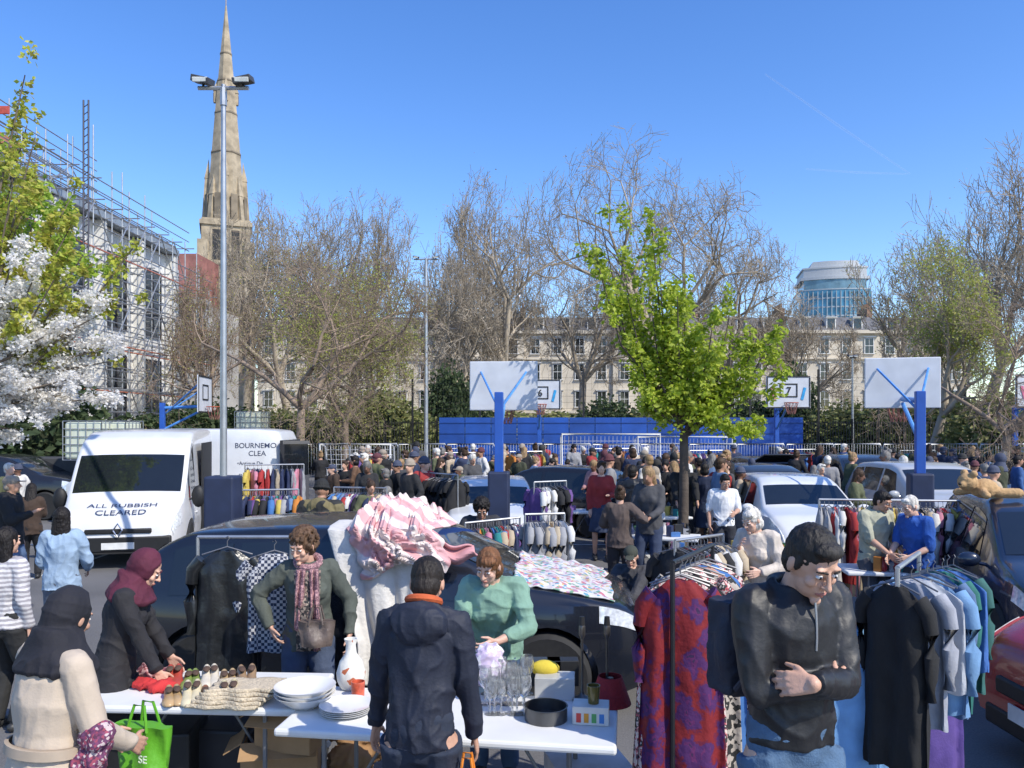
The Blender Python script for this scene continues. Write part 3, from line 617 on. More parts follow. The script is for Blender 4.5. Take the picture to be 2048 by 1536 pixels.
def garment(kind,p,rz,ci=None,m=None,label=None,s=1,var=None,name=None):
    me=gr.choice(GM[kind]) if var is None else GM[kind][var]
    if len(me.materials)==0: me.materials.append(cloth((.3,.3,.3)));me.materials.append(HANG)
    cn,cc=gr.choice(GC) if ci is None else GC[ci]
    o=mkobj(name or kind,me,None,None,p,rz);setmat(o,m or cloth(cc));o.scale=(s,s,s) if not isinstance(s,tuple) else s
    return top(o,label or '%s %s on hanger hanging from clothes rail'%(cn,kind),kind,None if label else 'clothes on hangers')
def rail(p0,p1,n,kinds,cols=None,ang=None,label='metal clothes rail full of hanging clothes',s=1,mt=None):
    p0=V(p0);p1=V(p1);root=empty('clothes_rail',(0,0,0));d=(p1-p0).normalized();w=d.cross(V((0,0,1)));mt=mt or STEEL
    b=B();b.tube([p0,p1],.014,8);b.obj('top_bar',mt,root)
    for p in(p0,p1):
        b=B();b.tube([p,V((p.x,p.y,.08))],.013,8);b.tube([V((p.x,p.y,.08))-w*.25,V((p.x,p.y,.08))+w*.25],.013,8)
        for k in(-1,1): b.ell(V((p.x,p.y,.035))+w*.24*k,.035,8)
        b.obj('upright',mt,root)
    top(root,label,'clothes rail','clothes rails')
    a0=math.degrees(math.atan2(d.y,d.x))+90
    for i in range(n):
        t=(i+.5+gr.uniform(-.25,.25))/n;p=p0.lerp(p1,t)+V((0,0,-.07))
        garment(gr.choice(kinds),p,(ang if ang is not None else a0)+gr.uniform(-18,18),gr.choice(cols) if cols else None,s=s*gr.uniform(.85,1.1))
rail((wx(470,12),12,1.42),(wx(590,12),12.2,1.42),24,['shirt','shirt','coat'])
rail((wx(650,12),12.6,1.42),(wx(765,12),12.4,1.42),22,['shirt','dress'])
rail((wx(1068,12.6),12.6,1.5),(wx(1135,12.6),12.9,1.5),9,['shirt'],[9,9,2,0])
rail((wx(930,10.2),10.2,1.15),(wx(1040,10.2),10.4,1.2),20,['shirt'])
rail((wx(1050,9.4),9.4,1.35),(wx(1130,9.4),9.5,1.35),8,['dress','coat'],[2,10,0,7])
rail((wx(1638,10),10,1.47),(wx(1905,10),9.8,1.47),34,['shirt','coat','dress'],[7,2,7,3,10,7,6,13,2,0])
rail((wx(860,15),15,1.5),(wx(920,15),14.4,1.5),8,['shirt','coat'],[0,0,11,0])
for a,c,d in ((700,780,21),(880,950,23),(1020,1085,24),(880,960,27),(1380,1450,25),(1190,1260,27),(1560,1640,26),(490,600,16),(1800,1880,25)):
    rail((wx(a,d),d,1.6),(wx(c,d),d+.3,1.6),12,['shirt','dress'],s=.95)
rail((wx(385,5.9),6.0,1.56),(wx(575,5.9),6.0,1.56),0,[])
garment('jacket',(wx(447,5.9),5.98,1.49),4,m=mat((.016,.018,.02),.3,0,.3,9,.3,18,name='leather'),label='black leather jacket on hanger with buckles',s=1.05,var=0,name='leather_jacket')
garment('shirt',(wx(545,5.95),6.0,1.46),8,m=pat('check',[(.5,.5,.52),(.03,.04,.08)],44),label='navy and white checked shirt on hanger',s=1.0,var=1)
rail((wx(1345,4.0),4.0,1.71),(wx(1425,4.8),4.8,1.68),0,[],label='black clothes rail with floral dress',mt=mat((.03,.03,.035),.4,.5))
FL=pat('floral',[(.03,.01,.06),(.10,.012,.09),(.06,.01,.09),(.13,.006,.03),(.19,.008,.012)],7.5,dist=.18)
garment('dress',(wx(1362,4.05),4.06,1.64),-4,m=FL,label='long red and purple floral dress on hanger',s=(.82,1,1),var=1)
FL2=pat('floral',[(.5,.3,.3),(.6,.55,.5),(.04,.04,.04),(.5,.1,.12),(.6,.5,.45)],26,dist=.04)
for i in range(7):
    t=.16+i*.12;p=V((wx(1345,4.0),4.0,1.64)).lerp(V((wx(1425,4.8),4.8,1.61)),t)
    garment(gr.choice(['dress','shirt']),p,gr.uniform(-12,12),None,m=[FL2,cloth((.015,.015,.015)),FL2,pat('spots',[(.02,.02,.02),(.4,.35,.3)],40),cloth((.5,.28,.22)),None][i%6],s=.9)
rail((wx(1350,7.2),7.2,1.36),(wx(1470,7.2),7.6,1.36),14,['shirt'],[0,0,3,7,2,0])
RA=V((wx(1795,4.3),4.3,1.63));RB=V((wx(1838,5.0),5.0,1.60));rail(RA,RB,0,[],label='clothes rail with dark and blue clothes')
for t,k,c,x,a,s,vr in ((.03,'coat',(.012,.012,.013),-.02,-46,(.75,1,.98),0),(.2,'coat',(.30,.31,.35),.05,-60,.9,1),(.33,'shirt',(.40,.42,.46),.08,-38,1.0,2),(.46,'shirt',(.14,.27,.46),.11,-62,1.02,0),(.6,'coat',(.08,.14,.26),.13,-42,.8,2),(.74,'coat',(.02,.13,.11),.17,-64,.8,0),(.84,'shirt',(.05,.14,.40),.19,-40,.95,2),(.95,'coat',(.03,.11,.10),.22,-60,.85,1)):
    garment(k,RA.lerp(RB,t)+V((x,0,-.07)),a+gr.uniform(-6,6),m=cloth(c),s=s,var=vr)
garment('dress',(wx(1690,4.4),4.5,1.35),5,m=cloth((.16,.33,.58)),label='long light blue denim dress on hanger',s=1.1)
garment('dress',(wx(1790,5.6),5.2,1.2),5,m=cloth((.10,.06,.25)),label='long purple dress hanging behind jackets',s=.95)
# ---------------- stall tables
def table(cx,cy,L,D,rz,label):
    r=empty('folding_table',(cx,cy,0),rz);b=B();b.box((0,0,.728),(L,D,.045));b.obj('table_top',WHITE,r,bevel=.015,smooth=False)
    for s in(-1,1):
        b=B();x=s*(L/2-.25);b.tube([(x,-D*.36,0),(x,-D*.36,.705)],.014,8);b.tube([(x,D*.36,0),(x,D*.36,.705)],.014,8);b.tube([(x,-D*.36,.15),(x,D*.36,.15)],.011,8);b.tube([(x-s*.0,0,.15),(x-s*.35,0,.7)],.01,8);b.obj('leg',mat((.2,.2,.21),.5,.3),r)
    return top(r,label,'table')
tab=table(-.33,4.58,1.85,.74,-8,'white folding table with glassware and crockery')
tb2=table(-1.95,5.02,1.5,.7,-3,'white folding table with shoes and rugs')
def on(px,py,z=.752):
    d=(CH-z)*F/(py-HY);return V((wx(px,d),d,z))
def lat(name,prof,p,m,label,cat,n=28,group=None):
    b=B();b.lathe(prof,n=n);return top(b.obj(name,m,None,p,angle=50),label,cat,group)
CER=mat((.72,.71,.69),.18,0,.03,5,name='glazed_ceramic')
CG=mat((.9,.92,.93),.03,0,.02,5,trans=.92,name='clear_glass')
bowl=[(.01,.002),(.08,.0),(.12,.03),(.175,.075),(.178,.08),(.172,.08),(.115,.036),(.01,.012)]
for k in range(3): lat('serving_bowl',bowl,on(610,1412)+V((.0,0,.022*k)),CER,'stacked white ceramic serving bowl on the table','bowl',group='stack of white bowls')
pl=[(.01,.0),(.09,.0),(.15,.018),(.152,.022),(.09,.008),(.01,.006)]
for k in range(4): lat('dinner_plate',pl,on(692,1425)+V((0,0,.01*k)),CER,'white dinner plate stacked on the table','plate',group='stack of plates')
lat('jug',[(.01,0),(.065,.005),(.085,.05),(.09,.1),(.07,.17),(.035,.22),(.03,.27),(.042,.31),(.036,.31),(.025,.26),(.01,.24)],on(702,1376),pat('spots',[(.7,.68,.62),(.7,.68,.62),(.7,.68,.62),(.7,.68,.62),(.45,.12,.05),(.7,.68,.62)],22),'cream pottery jug with painted decoration','jug')
lat('mug',[(.01,0),(.038,.0),(.042,.09),(.038,.09),(.034,.01),(.01,.01)],on(716,1392),mat((.55,.1,.05),.3,0,.5,25),'small painted mug on the table','mug')
wine=[(.034,0),(.034,.004),(.006,.01),(.005,.08),(.02,.095),(.036,.13),(.037,.17),(.031,.2),(.029,.2),(.034,.17),(.033,.135),(.004,.1)]
for i in range(18):
    s=gr.uniform(.9,1.2);p=on(975+ (i%6)*15+gr.uniform(-5,5),1428-(i//6)*20)
    lat('wine_glass',[(a*s,z*s) for a,z in wine],p,CG,'clear stemmed glass standing on the table','glass',16,'clear glasses on the table')
lat('cake_tin',[(.01,0),(.12,0),(.12,.075),(.124,.078),(.116,.078),(.114,.01),(.01,.01)],on(1092,1438),mat((.12,.12,.12),.35,.8,.2,9),'round dark metal cake tin','cake tin')
def bx(name,p,z,m,label,cat,rz=0,bev=.004):
    b=B();b.box((0,0,z[2]/2),z);return top(b.obj(name,m,None,p,rz,smooth=False,bevel=bev),label,cat)
g=bx('gift_box',on(1182,1442),(.2,.14,.10),mat((.66,.64,.6),.5),'white box printed with coloured tumblers','box',-8)
for i,c in enumerate(((.6,.05,.04),(.7,.3,.03),(.1,.35,.1),(.05,.2,.5))):
    b=B();b.box((-.065+i*.042,-.0715,.04),(.026,.002,.05));b.obj('printed_picture',mat(c,.5),g,smooth=False)
lat('glass_tumbler',[(.01,0),(.03,0),(.038,.1),(.034,.1),(.027,.01),(.01,.01)],on(1187,1442)+V((0,0,.1)),mat((.25,.2,.05),.1,0,.1,5,trans=.5),'amber glass tumbler on the white box','glass')
g=bx('storage_box',on(1110,1392),(.24,.16,.13),mat((.75,.75,.72),.15,0,.05,5,alpha=.6),'clear plastic storage box with cloths','box',-5)
b=B();b.ell((0,0,.15),(.09,.06,.05));o=b.obj('yellow_cloth',cloth((.65,.5,.05)),None,on(1090,1385));top(o,'folded yellow cloth in plastic box','cloth')
for px,c in((1155,(.02,.02,.02)),(1120,(.04,.05,.06))): bx('dark_box',on(px-30,1368),(.2,.1,.16),mat(c,.5),'dark boxed item on the table','box',0)
LBP=[(.06,0),(.062,.012),(.02,.03),(.009,.05),(.008,.36),(.014,.38),(.02,.39),(.02,.44),(.016,.45),(.01,.46)];LBM=mat((.14,.13,.12),.35,.8,.2,9)
for px,py in((1164,1400),(1214,1400)):
    r=empty('table_lamp',on(px,py));b=B();b.lathe(LBP);b.obj('base',LBM,r)
    b=B();b.tube([(0,0,.45),(0,0,.5)],[.02,.016],10);b.obj('bulb_socket',BLACK,r);top(r,'tall slim metal table lamp without a shade','lamp','metal table lamps')
r=empty('table_lamp',on(1208,1420)+V((.05,.12,0)));b=B();b.lathe([(.125,0),(.07,.16),(.067,.16),(.12,.0)]);b.obj('lamp_shade',mat((.32,.02,.025),.8,0,.1,40,.4,60),r);b=B();b.tube([(0,0,0),(0,0,.15)],.02,8);b.obj('base',LBM,r);top(r,'small table lamp with red pleated shade','lamp')
for k in range(5):
    b=B()
    def f(u,v,k=k):
        return V((-.21+.42*u+.01*math.sin(v*20+k),-.14+.28*v+.012*math.sin(u*14+k),.018*math.sin(math.pi*min(1,v*8)) +.004*noise.noise(V((u*9,v*9,k)))))
    b.grid(f,30,20);o=b.obj('crochet_mat',mat((.55,.46,.33),.95,0,.2,60,.6,70,name='wool'),None,on(462+k*6,1402)+V((0,.03*k-.03,.012+.014*k)),gr.uniform(-8,8),solid=.012);top(o,'cream crocheted mat folded on the table','mat','folded mats')
def shoe(p,rz,m,h=.03):
    b=B();b.loft([[V((x,wy*math.cos(a),z0+zz*(math.sin(a) if math.sin(a)>0 else .25*math.sin(a)))) for a in [2*math.pi*k/14 for k in range(14)]] for x,wy,z0,zz in((-.125,.012,h+.01,.02),(-.115,.027,h,.05),(-.08,.03,h,.045),(-.04,.028,h*.8,.03),(.01,.033,h*.5,.028),(.06,.042,.01,.033),(.10,.036,.008,.026),(.125,.02,.008,.014),(.13,.006,.008,.006))])
    b.box((-.105,0,h/2),(.03,.03,h))
    o=b.obj('shoe',[m],None,p,rz,angle=60)
    c=B();c.ell((-.055,0,h+.036),(.055,.023,.012));c.obj('insole',mat((.10,.06,.04),.7),o)
    return top(o,'second hand leather shoe displayed on table','shoe','shoes on the table')
SC=[(.45,.30,.15),(.62,.54,.36),(.28,.12,.06),(.58,.50,.30),(.16,.22,.06),(.4,.06,.04),(.22,.30,.08),(.62,.56,.45),(.5,.36,.2),(.3,.2,.12)]
for i in range(10):
    for j in(0,1):
        shoe(on(338+ i%5*37+j*17,1402-(i//5)*34-j*2),-70+gr.uniform(-6,6),mat(SC[i],.35,0,.12,9),.015+.03*(i%2))
def heap(name,n,sp,r_,c,m,label,cat,disp=.02,sd=3,zs=0,z0=.03,vox=.009,rz=0,ds=10):
    b=B()
    for i in range(n): b.ell((gr.uniform(-sp[0],sp[0]),gr.uniform(-sp[1],sp[1]),z0+zs*i),r_)
    return top(mkobj(name,remesh(b,vox,2,disp,sd,ds),m,None,c,rz),label,cat)
heap('red_scarf',5,(.08,.05),(.09,.06,.035),on(305,1380),cloth((.5,.03,.03)),'crumpled red scarf on the table','scarf')
heap('patterned_scarf',5,(.08,.05),(.09,.06,.035),on(318,1350),pat('spots',[(.3,.1,.1),(.5,.3,.3),(.15,.03,.05)],50),'pink patterned scarf on the table','scarf',sd=8)
heap('folded_cloth',7,(.07,.05),(.09,.07,.05),on(975,1385),pat('floral',[(.45,.35,.6),(.7,.68,.7),(.7,.68,.7),(.55,.45,.6)],22,dist=.04),'white and lilac patterned fabric on the table','fabric',zs=.03,z0=.06)
KR=mat((.36,.22,.11),.85,0,.1,8,.2,20,name='cardboard')
def carton(x,y,z,s,rz,label):
    r=empty('cardboard_box',(x,y,z),rz);b=B();a,c,h=s
    for p,q in(((0,-c/2,h/2),(a,.006,h)),((0,c/2,h/2),(a,.006,h)),((-a/2,0,h/2),(.006,c-.008,h)),((a/2,0,h/2),(.006,c-.008,h)),((0,0,.004),(a-.01,c-.01,.006))): b.box(p,q)
    b.obj('side_panel',KR,r,smooth=False);b=B()
    b.box((0,-c/2-.06,h+.02),(a,.14,.005),RX(25));b.box((-a/2-.05,0,h+.02),(.12,c,.005),Matrix.Rotation(rad(-30),3,'Y'));b.obj('flap',KR,r,smooth=False);top(r,label,'box')
carton(-1.45,5.05,0,(.45,.35,.42),10,'open brown cardboard box under the table');carton(-1.35,4.95,.43,(.36,.3,.2),-12,'brown cardboard box stacked under the table')
bx('storage_crate',V((-2.25,5.1,0)),(.5,.4,.5),BLACK,'black plastic crate under the table','crate',5,.02);bx('storage_crate',V((-1.85,5.3,0)),(.4,.4,.45),mat((.02,.022,.03),.5),'black plastic crate under the table','crate',-5,.02)
o=bx('printed_box',V((.45,4.75,0)),(.45,.35,.42),mat((.6,.58,.62),.5),'white and pink printed carton under the table','box',12)
b=B();b.box((0,-.177,.3),(.3,.002,.08));b.box((.0,-.177,.1),(.38,.002,.05));b.obj('printed_band',mat((.45,.2,.42),.5),o,smooth=False)
heap('paper_bag',6,(.2,.1),(.16,.1,.12),(-1.2,5.35,0),mat((.3,.17,.08),.9,0,.1,5,.3,20),'crumpled brown paper bags under the table','bag',disp=.03,zs=.06,z0=.1,vox=.014,ds=8)
def bag(name,p,rz,w,h,m,label,txt=None):
    b=B();b.loft([[V((a*math.cos(t)*(1 if abs(math.cos(t))<.8 else 1.03),c*math.sin(t)+.012*math.sin(5*t+z*20)+.01*noise.noise(V((t*2,z*12,0))),z)) for t in [2*math.pi*k/36 for k in range(36)]] for z,a,c in [(h*i/10,w*(.42+.1*i/10),.07+.015*math.sin(i*.6)-.02*i/10) for i in range(11)]])
    o=b.obj(name,m,None,p,rz);hb=B()
    for s in(-1,1): hb.tube([(-w*.2,s*.05,h-.02),(-w*.1,s*.03,h+.1),(w*.1,s*.03,h+.1),(w*.2,s*.05,h-.02)],.007,6)
    hb.obj('handle',m,o)
    if txt: text(txt,.05,(.08,-.105,h*.62),(rad(90),0,0),mat((.7,.78,.62),.5),o,ext=.002,off=0)
    return top(o,label,'bag')
bag('shopping_bag',(wx(268,3.75),3.85,.60),-15,.28,.36,mat((.11,.36,.02),.45,0,.1,5,.3,20),'bright green reusable shopping bag with white letters','SE')
bag('handbag',(wx(632,5.5),5.52,.88),5,.24,.17,mat((.12,.09,.075),.5,0,.15,9,.4,30),'taupe leather handbag worn across the body')
bag('plastic_bag',(wx(935,3.7),3.68,.58),0,.18,.2,mat((.65,.2,.02),.4,0,.3,12),'orange plastic carrier bag')
heap('floral_garment',8,(.04,.04),(.075,.055,.06),(wx(218,3.5),3.35,1.15),pat('spots',[(.1,.03,.07),(.3,.06,.1),(.12,.04,.1),(.5,.4,.4),(.2,.05,.12)],90),'folded floral garment over the arm of a shopper','garment',disp=.025,zs=-.045,z0=-.05,ds=8)
b=B();b.ell((0,0,.10),(.14,.11,.10));b.ell((-.20,-.02,.17),(.095,.09,.09));b.ell((-.275,-.05,.145),(.04,.035,.035));b.ell((-.19,-.09,.25),.036);b.ell((-.17,.06,.255),.036)
for y in(-1,1): b.tube([(.1,y*.06,.06),(.27,y*.13,.06)],[.05,.05],10,rnd=True);b.tube([(-.08,y*.07,.08),(-.14,y*.2,.05)],[.038,.038],10,rnd=True)
o=mkobj('teddy_bear',remesh(b,.009,1,.004,2,30),mat((.46,.29,.14),.95,0,.12,25,.3,80),None,(wx(1968,8.7),8.7,1.60),10);o.scale=(1.1,1.1,1.1);top(o,'golden brown teddy bear lying on car roof','teddy bear')
e=B();e.ell((-.315,-.055,.155),.014);e.obj('nose',BLACK,o)
for px,d,w in((1310,12,1.3),(1560,10,1.2),(1790,9.2,1.2),(1290,14.5,1.6),(700,13.5,1.5),(1400,10,.9),(1190,15.5,1.5)):
    t=table(wx(px,d),d,w,.6,gr.uniform(-20,20),'small folding table covered in bric-a-brac')
    for k in range(16):
        c=gr.choice(GC)[1];p=V((wx(px,d)+gr.uniform(-w/2+.1,w/2-.1),d+gr.uniform(-.2,.2),.752))
        if k%2: bx('small_box',p,(gr.uniform(.06,.16),.08,gr.uniform(.05,.2)),mat(c,.5),'small boxed item for sale on table','box',gr.uniform(0,90))
        else: lat('ornament',[(.01,0),(.04,0),(.055,.05),(.03,.1),(.02,.14),(.03,.16),(.01,.16)],p,mat(c,.3),'small ornament for sale on table','ornament',12)
# ---------------- street furniture
BLUE=mat((.02,.09,.40),.4,0,.15,4,name='blue_paint');NAVY=mat((.018,.027,.065),.6,0,.2,4)
def hoop(px,d,rz,zc,num,label,pad=True,w=1.5,pH=3.05):
    r=empty('basketball_hoop',(wx(px,d),d,0),rz);k_=w/1.5
    b=B();b.box((0,0,pH/2),(.14,.14,pH));b.obj('post',BLUE,r,bevel=.01,smooth=False)
    if pad: b=B();b.box((0,0,.85),(.34 if w<1.4 else .42,.34 if w<1.4 else .42,1.6));b.obj('safety_pad',NAVY,r,bevel=.03,smooth=False)
    b=B();b.tube([(0,0,pH-.15),(0,1.15,zc-.35*k_)],.045,8);b.tube([(0,0,pH-.8),(0,1.15,zc-.45*k_)],.035,8)
    for s in(-1,1): b.tube([(0,.1,pH-.3),(s*.5*k_,1.17,zc+.3*k_)],.02,6)
    b.obj('support_arm',mat((.08,.25,.6),.4),r)
    b=B();b.box((0,1.2,zc),(w,.03,w*.72));b.obj('backboard',mat((.56,.58,.62),.5,0,.1,3),r,bevel=.02,smooth=False)
    b=B();
    for c,z in (((0,1.226,zc-.15*k_),(.6*k_,.01,.04)),((0,1.226,zc+.27*k_),(.6*k_,.01,.04)),((-.28*k_,1.226,zc+.06),(.04,.01,.38*k_)),((.28*k_,1.226,zc+.06),(.04,.01,.38*k_)),((0,1.226,zc+w*.345),(w*.97,.01,.04)),((0,1.226,zc-w*.345),(w*.97,.01,.04)),((-w*.475,1.226,zc),(.04,.01,w*.65)),((w*.475,1.226,zc),(.04,.01,w*.65))): b.box(c,z)
    b.obj('board_marking',BLACK,r,smooth=False)
    if num:
        text(num,.34,(0,1.24,zc-.06),(rad(90),0,rad(180)),BLACK,r)
        for sx,c in((-1,(.03,.3,.6)),(1,(.6,.15,.25))): b=B();b.box((sx*.5,1.228,zc-.05),(.09,.01,.42),Matrix.Rotation(rad(14*sx),3,'Y'));b.obj('board_sticker',mat(c,.5),r,smooth=False)
    zr=zc-.36*k_
    b=B();b.tube([(.225*math.cos(t),1.48+.225*math.sin(t),zr) for t in [2*math.pi*k/20 for k in range(21)]],.012,6);b.obj('rim',mat((.45,.08,.03),.5),r)
    b=B()
    for k in range(12):
        for s in(-1,1):
            a=2*math.pi*k/12;b.tube([(.225*math.cos(a),1.48+.225*math.sin(a),zr),(.17*math.cos(a+s*.26),1.48+.17*math.sin(a+s*.26),zr-.19),(.12*math.cos(a),1.48+.12*math.sin(a),zr-.38)],.006,4)
    b.obj('net',mat((.35,.15,.12),.9),r)
    return top(r,label,'basketball hoop','basketball hoops around the court')
hoop(998,12.9,-3,3.09,None,'blue basketball hoop with white backboard seen from behind',w=1.2,pH=2.93)
hoop(1840,12.5,-14,3.12,None,'blue basketball hoop seen from behind with navy padding',w=1.2,pH=2.93)
hoop(1078,30,180,3.5,'6','basketball hoop with number six on backboard')
hoop(1553,28,180,3.5,'7','basketball hoop with number seven on backboard')
hoop(325,23.5,-84,3.3,None,'blue basketball hoop seen from the side')
hoop(2030,27,180,3.5,'8','basketball hoop at court edge')
def lamp(px,d,h,label,pad,r0=.055,spread=.5):
    r=empty('floodlight_post',(wx(px,d),d,0));b=B();b.tube([(0,0,0),(0,0,h*.5),(0,0,h)],[r0*1.2,r0,r0*.7],16);b.obj('post',STEEL,r)
    b=B();b.tube([(-spread,0,h-.05),(spread,0,h-.05)],.03,8);b.tube([(0,0,h-.3),(0,0,h-.05)],.05,8);b.obj('crossbar',STEEL,r)
    for s in(-1,1):
        b=B();b.box((s*spread*.8,-.02,h+.05),(.26,.24,.09),Matrix.Rotation(rad(-s*12),3,'Y')@RX(12));b.box((s*spread*.8,-.13,h+.02),(.22,.02,.07),RX(12),1);b.tube([(s*spread*.8,0,h-.05),(s*spread*.8,0,h+.02)],.02,6);b.obj('floodlight',[mat((.05,.05,.055),.5),mat((.6,.62,.6),.2)],r,bevel=.01,smooth=False)
    if pad: b=B();b.box((0,0,.85),(.42,.42,1.65));b.obj('safety_pad',NAVY,r,bevel=.03,smooth=False)
    return top(r,label,'floodlight','floodlight posts')
lamp(447,11.4,7.25,'tall grey steel floodlight post with navy padding',True,.045,.36)
lamp(852,36,9.9,'tall grey floodlight post by the court fence',False,.09,.55)
lamp(1705,40,5.8,'slim lamp post by the fence',False,.06,.15)
Yh=38
r=empty('blue_hoarding',(0,Yh,0))
x0,x1=wx(878,Yh),wx(1606,Yh);n=14
for i in range(n):
    PM=mat([(.010,.065,.31),(.012,.075,.35),(.009,.06,.28)][i%3],.55,0,.25,.9)
    a=x0+(x1-x0)*i/n;c=x0+(x1-x0)*(i+1)/n;b=B();b.box(((a+c)/2,0,1.38),(c-a-.03,.06,2.75));b.obj('panel',PM,r,smooth=False)
for k in range(5): b=B();b.box(((x0+x1)/2,-.04,.5+k*.5),(x1-x0,.03,.04));b.obj('batten',mat((.008,.05,.22),.5),r,smooth=False)
top(r,'long bright blue wooden hoarding along the court','hoarding')
def fence(xa,xb,y,h,step,label,post=2.5,rr_=.012,m=BLACK,name='railing_fence'):
    r=empty(name,(0,y,0));b=B();x=xa
    while x<xb: b.box((x,0,h/2),(rr_*2,rr_*2,h));x+=step
    b.box(((xa+xb)/2,.02,h-.1),(xb-xa,.03,.04));b.box(((xa+xb)/2,.02,.15),(xb-xa,.03,.04));b.box(((xa+xb)/2,.02,h*.5),(xb-xa,.03,.03));b.obj('railings',m,r,smooth=False)
    x=xa
    while x<=xb+.01: b=B();b.box((x,.05,h/2+.05),(.08,.06,h+.1));b.obj('post',m,r,smooth=False);x+=post
    top(r,label,'fence')
fence(wx(560,38.3),wx(878,38.3),38.4,2.6,.13,'black metal railing fence beside the court',rr_=.014);fence(wx(1607,38),wx(2200,38),38.4,2.6,.13,'black metal railing fence beside blue hoarding',rr_=.014)
for px in(825,1167,1290,1500,1637,1757,1930,960): 
    b=B();b.box((0,0,2.55),(.09,.09,5.1));top(b.obj('fence_post',BLACK,None,(wx(px,38.8),38.8,0),smooth=False),'tall black court fence post','post','tall court fence posts')
b=B()
for k in range(90): 
    x=wx(825,38.8)+k*.3;b.tube([(x,0,2.7),(x,0,4.9)],.004,3)
for z in [2.9+.3*k for k in range(7)]: b.tube([(wx(825,38.8),0,z),(wx(1757,38.8),0,z)],.006,3)
top(b.obj('court_netting',BLACK,None,(0,38.9,0),smooth=False),'fine dark wire netting above the hoarding','netting')
b=B();b.tube([(-1.1,0,0),(-1.1,0,1.02),(-1.05,0,1.1),(1.05,0,1.1),(1.1,0,1.02),(1.1,0,0)],.022,8);b.tube([(-1.1,0,.2),(1.1,0,.2)],.016,6)
for k in range(17): b.tube([(-1.0+k*.125,0,.2),(-1.0+k*.125,0,1.1)],.006,5)
for s in(-.8,.8): b.tube([(s,-.3,.01),(s,.3,.01)],.018,6)
bar=b.mesh('barrier',True);bar.materials.append(STEEL)
for i in range(15):
    px=650+i*97;d=27
    top(mkobj('crowd_barrier',bar,None,None,(wx(px,d),d+.1*(i%2),0),0),'galvanised crowd control barrier','barrier','crowd barriers along the court').scale=(.74,1,1.6)
def goal(px,d,w,h,label):
    r=empty('football_goal',(wx(px,d),d,0));b=B();b.tube([(-w/2,0,0),(-w/2,0,h),(w/2,0,h),(w/2,0,0)],.05,8)
    for s in(-1,1): b.tube([(s*w/2,0,h),(s*w/2,.8,h-.1),(s*w/2,1.2,0)],.02,6)
    b.obj('frame',WHITE,r);b=B()
    for k in range(int(w/.16)): b.tube([(-w/2+k*.16,.8,h-.1),(-w/2+k*.16,1.2,0)],.008,3)
    for k in range(int(h/.16)): b.tube([(-w/2,1.2-.4*k*.16/h,k*.16),(w/2,1.2-.4*k*.16/h,k*.16)],.008,3)
    b.obj('net',WHITE,r);top(r,label,'goal')
goal(1222,31,3.8,2.05,'white football goal with net');goal(710,25,2.2,1.8,'small white football goal');goal(1370,34,4,1.9,'white football goal by the hoarding')
for px,py,d in((185,815,21),(232,818,21.5),(505,815,30)):
    r=empty('water_tank',(wx(px,d),d,1.5 if d<25 else 1.9));b=B();b.box((0,0,.5),(.95,.95,.95));b.obj('tank',mat((.6,.63,.5),.4,0,.1,3),r,bevel=.06,smooth=False);b=B()
    for k in range(6):
        b.tube([(-.5+.2*k,-.5,0),(-.5+.2*k,-.5,1)],.012,5);b.tube([(-.5,-.5,.2*k),(.5,-.5,.2*k)],.012,5);b.tube([(.5,-.5+.2*k,0),(.5,-.5+.2*k,1)],.012,5);b.tube([(.5,-.5,.2*k),(.5,.5,.2*k)],.012,5)
    b.obj('cage',STEEL,r);top(r,'white plastic water tank in metal cage','tank','water tanks in cages')
b=B();b.box((0,0,.75),(5,1.4,1.5));top(b.obj('storage_platform',mat((.05,.05,.05),.8),None,(wx(160,21.5),22.2,0),smooth=False,bevel=.02),'dark low storage unit carrying water tanks','platform')
b=B();b.box((0,0,.95),(1.2,1.2,1.9));top(b.obj('storage_cabinet',mat((.05,.05,.05),.8),None,(wx(505,30),30,0),smooth=False,bevel=.02),'dark storage cabinet carrying water tank','cabinet')
# ---------------- ground
def asphalt():
    m,nt,b=_base('asphalt');N=nt.nodes.new;L=nt.links.new;tc=N('ShaderNodeTexCoord')
    a=N('ShaderNodeTexNoise');a.inputs['Scale'].default_value=.5;a.inputs['Detail'].default_value=8;c=N('ShaderNodeTexNoise');c.inputs['Scale'].default_value=60;c.inputs['Detail'].default_value=3
    L(tc.outputs['Object'],a.inputs[0]);L(tc.outputs['Object'],c.inputs[0])
    mx=N('ShaderNodeMath');mx.operation='MULTIPLY_ADD';mx.inputs[1].default_value=.6;L(c.outputs[0],mx.inputs[0]);L(a.outputs[0],mx.inputs[2])
    r=N('ShaderNodeValToRGB');r.color_ramp.elements[0].position=.5;r.color_ramp.elements[1].position=1;r.color_ramp.elements[0].color=(.07,.07,.072,1);r.color_ramp.elements[1].color=(.17,.165,.165,1)
    L(mx.outputs[0],r.inputs[0]);L(r.outputs[0],b.inputs['Base Color']);b.inputs['Roughness'].default_value=.9
    bp=N('ShaderNodeBump');bp.inputs['Strength'].default_value=.4;bp.inputs['Distance'].default_value=.01;L(c.outputs[0],bp.inputs['Height']);L(bp.outputs[0],b.inputs['Normal']);return m
b=B();b.grid(lambda u,v:V((-900+1800*u,-60+1900*v,0)),2,2);o=b.obj('ground',asphalt(),smooth=False);o['kind']='structure'
b=B()
for x in range(-4,6): b.box((x*2.5,13,.004),(.08,5,.002))
b.box((0,16,.008),(28,.08,.002));b.box((0,30,.004),(28,.08,.002));o=b.obj('painted_lines',mat((.55,.55,.52),.8,0,.25,6),smooth=False);o['kind']='structure'
CT=mat((.9,.9,.9),1,0,.05,.01,alpha=.05)
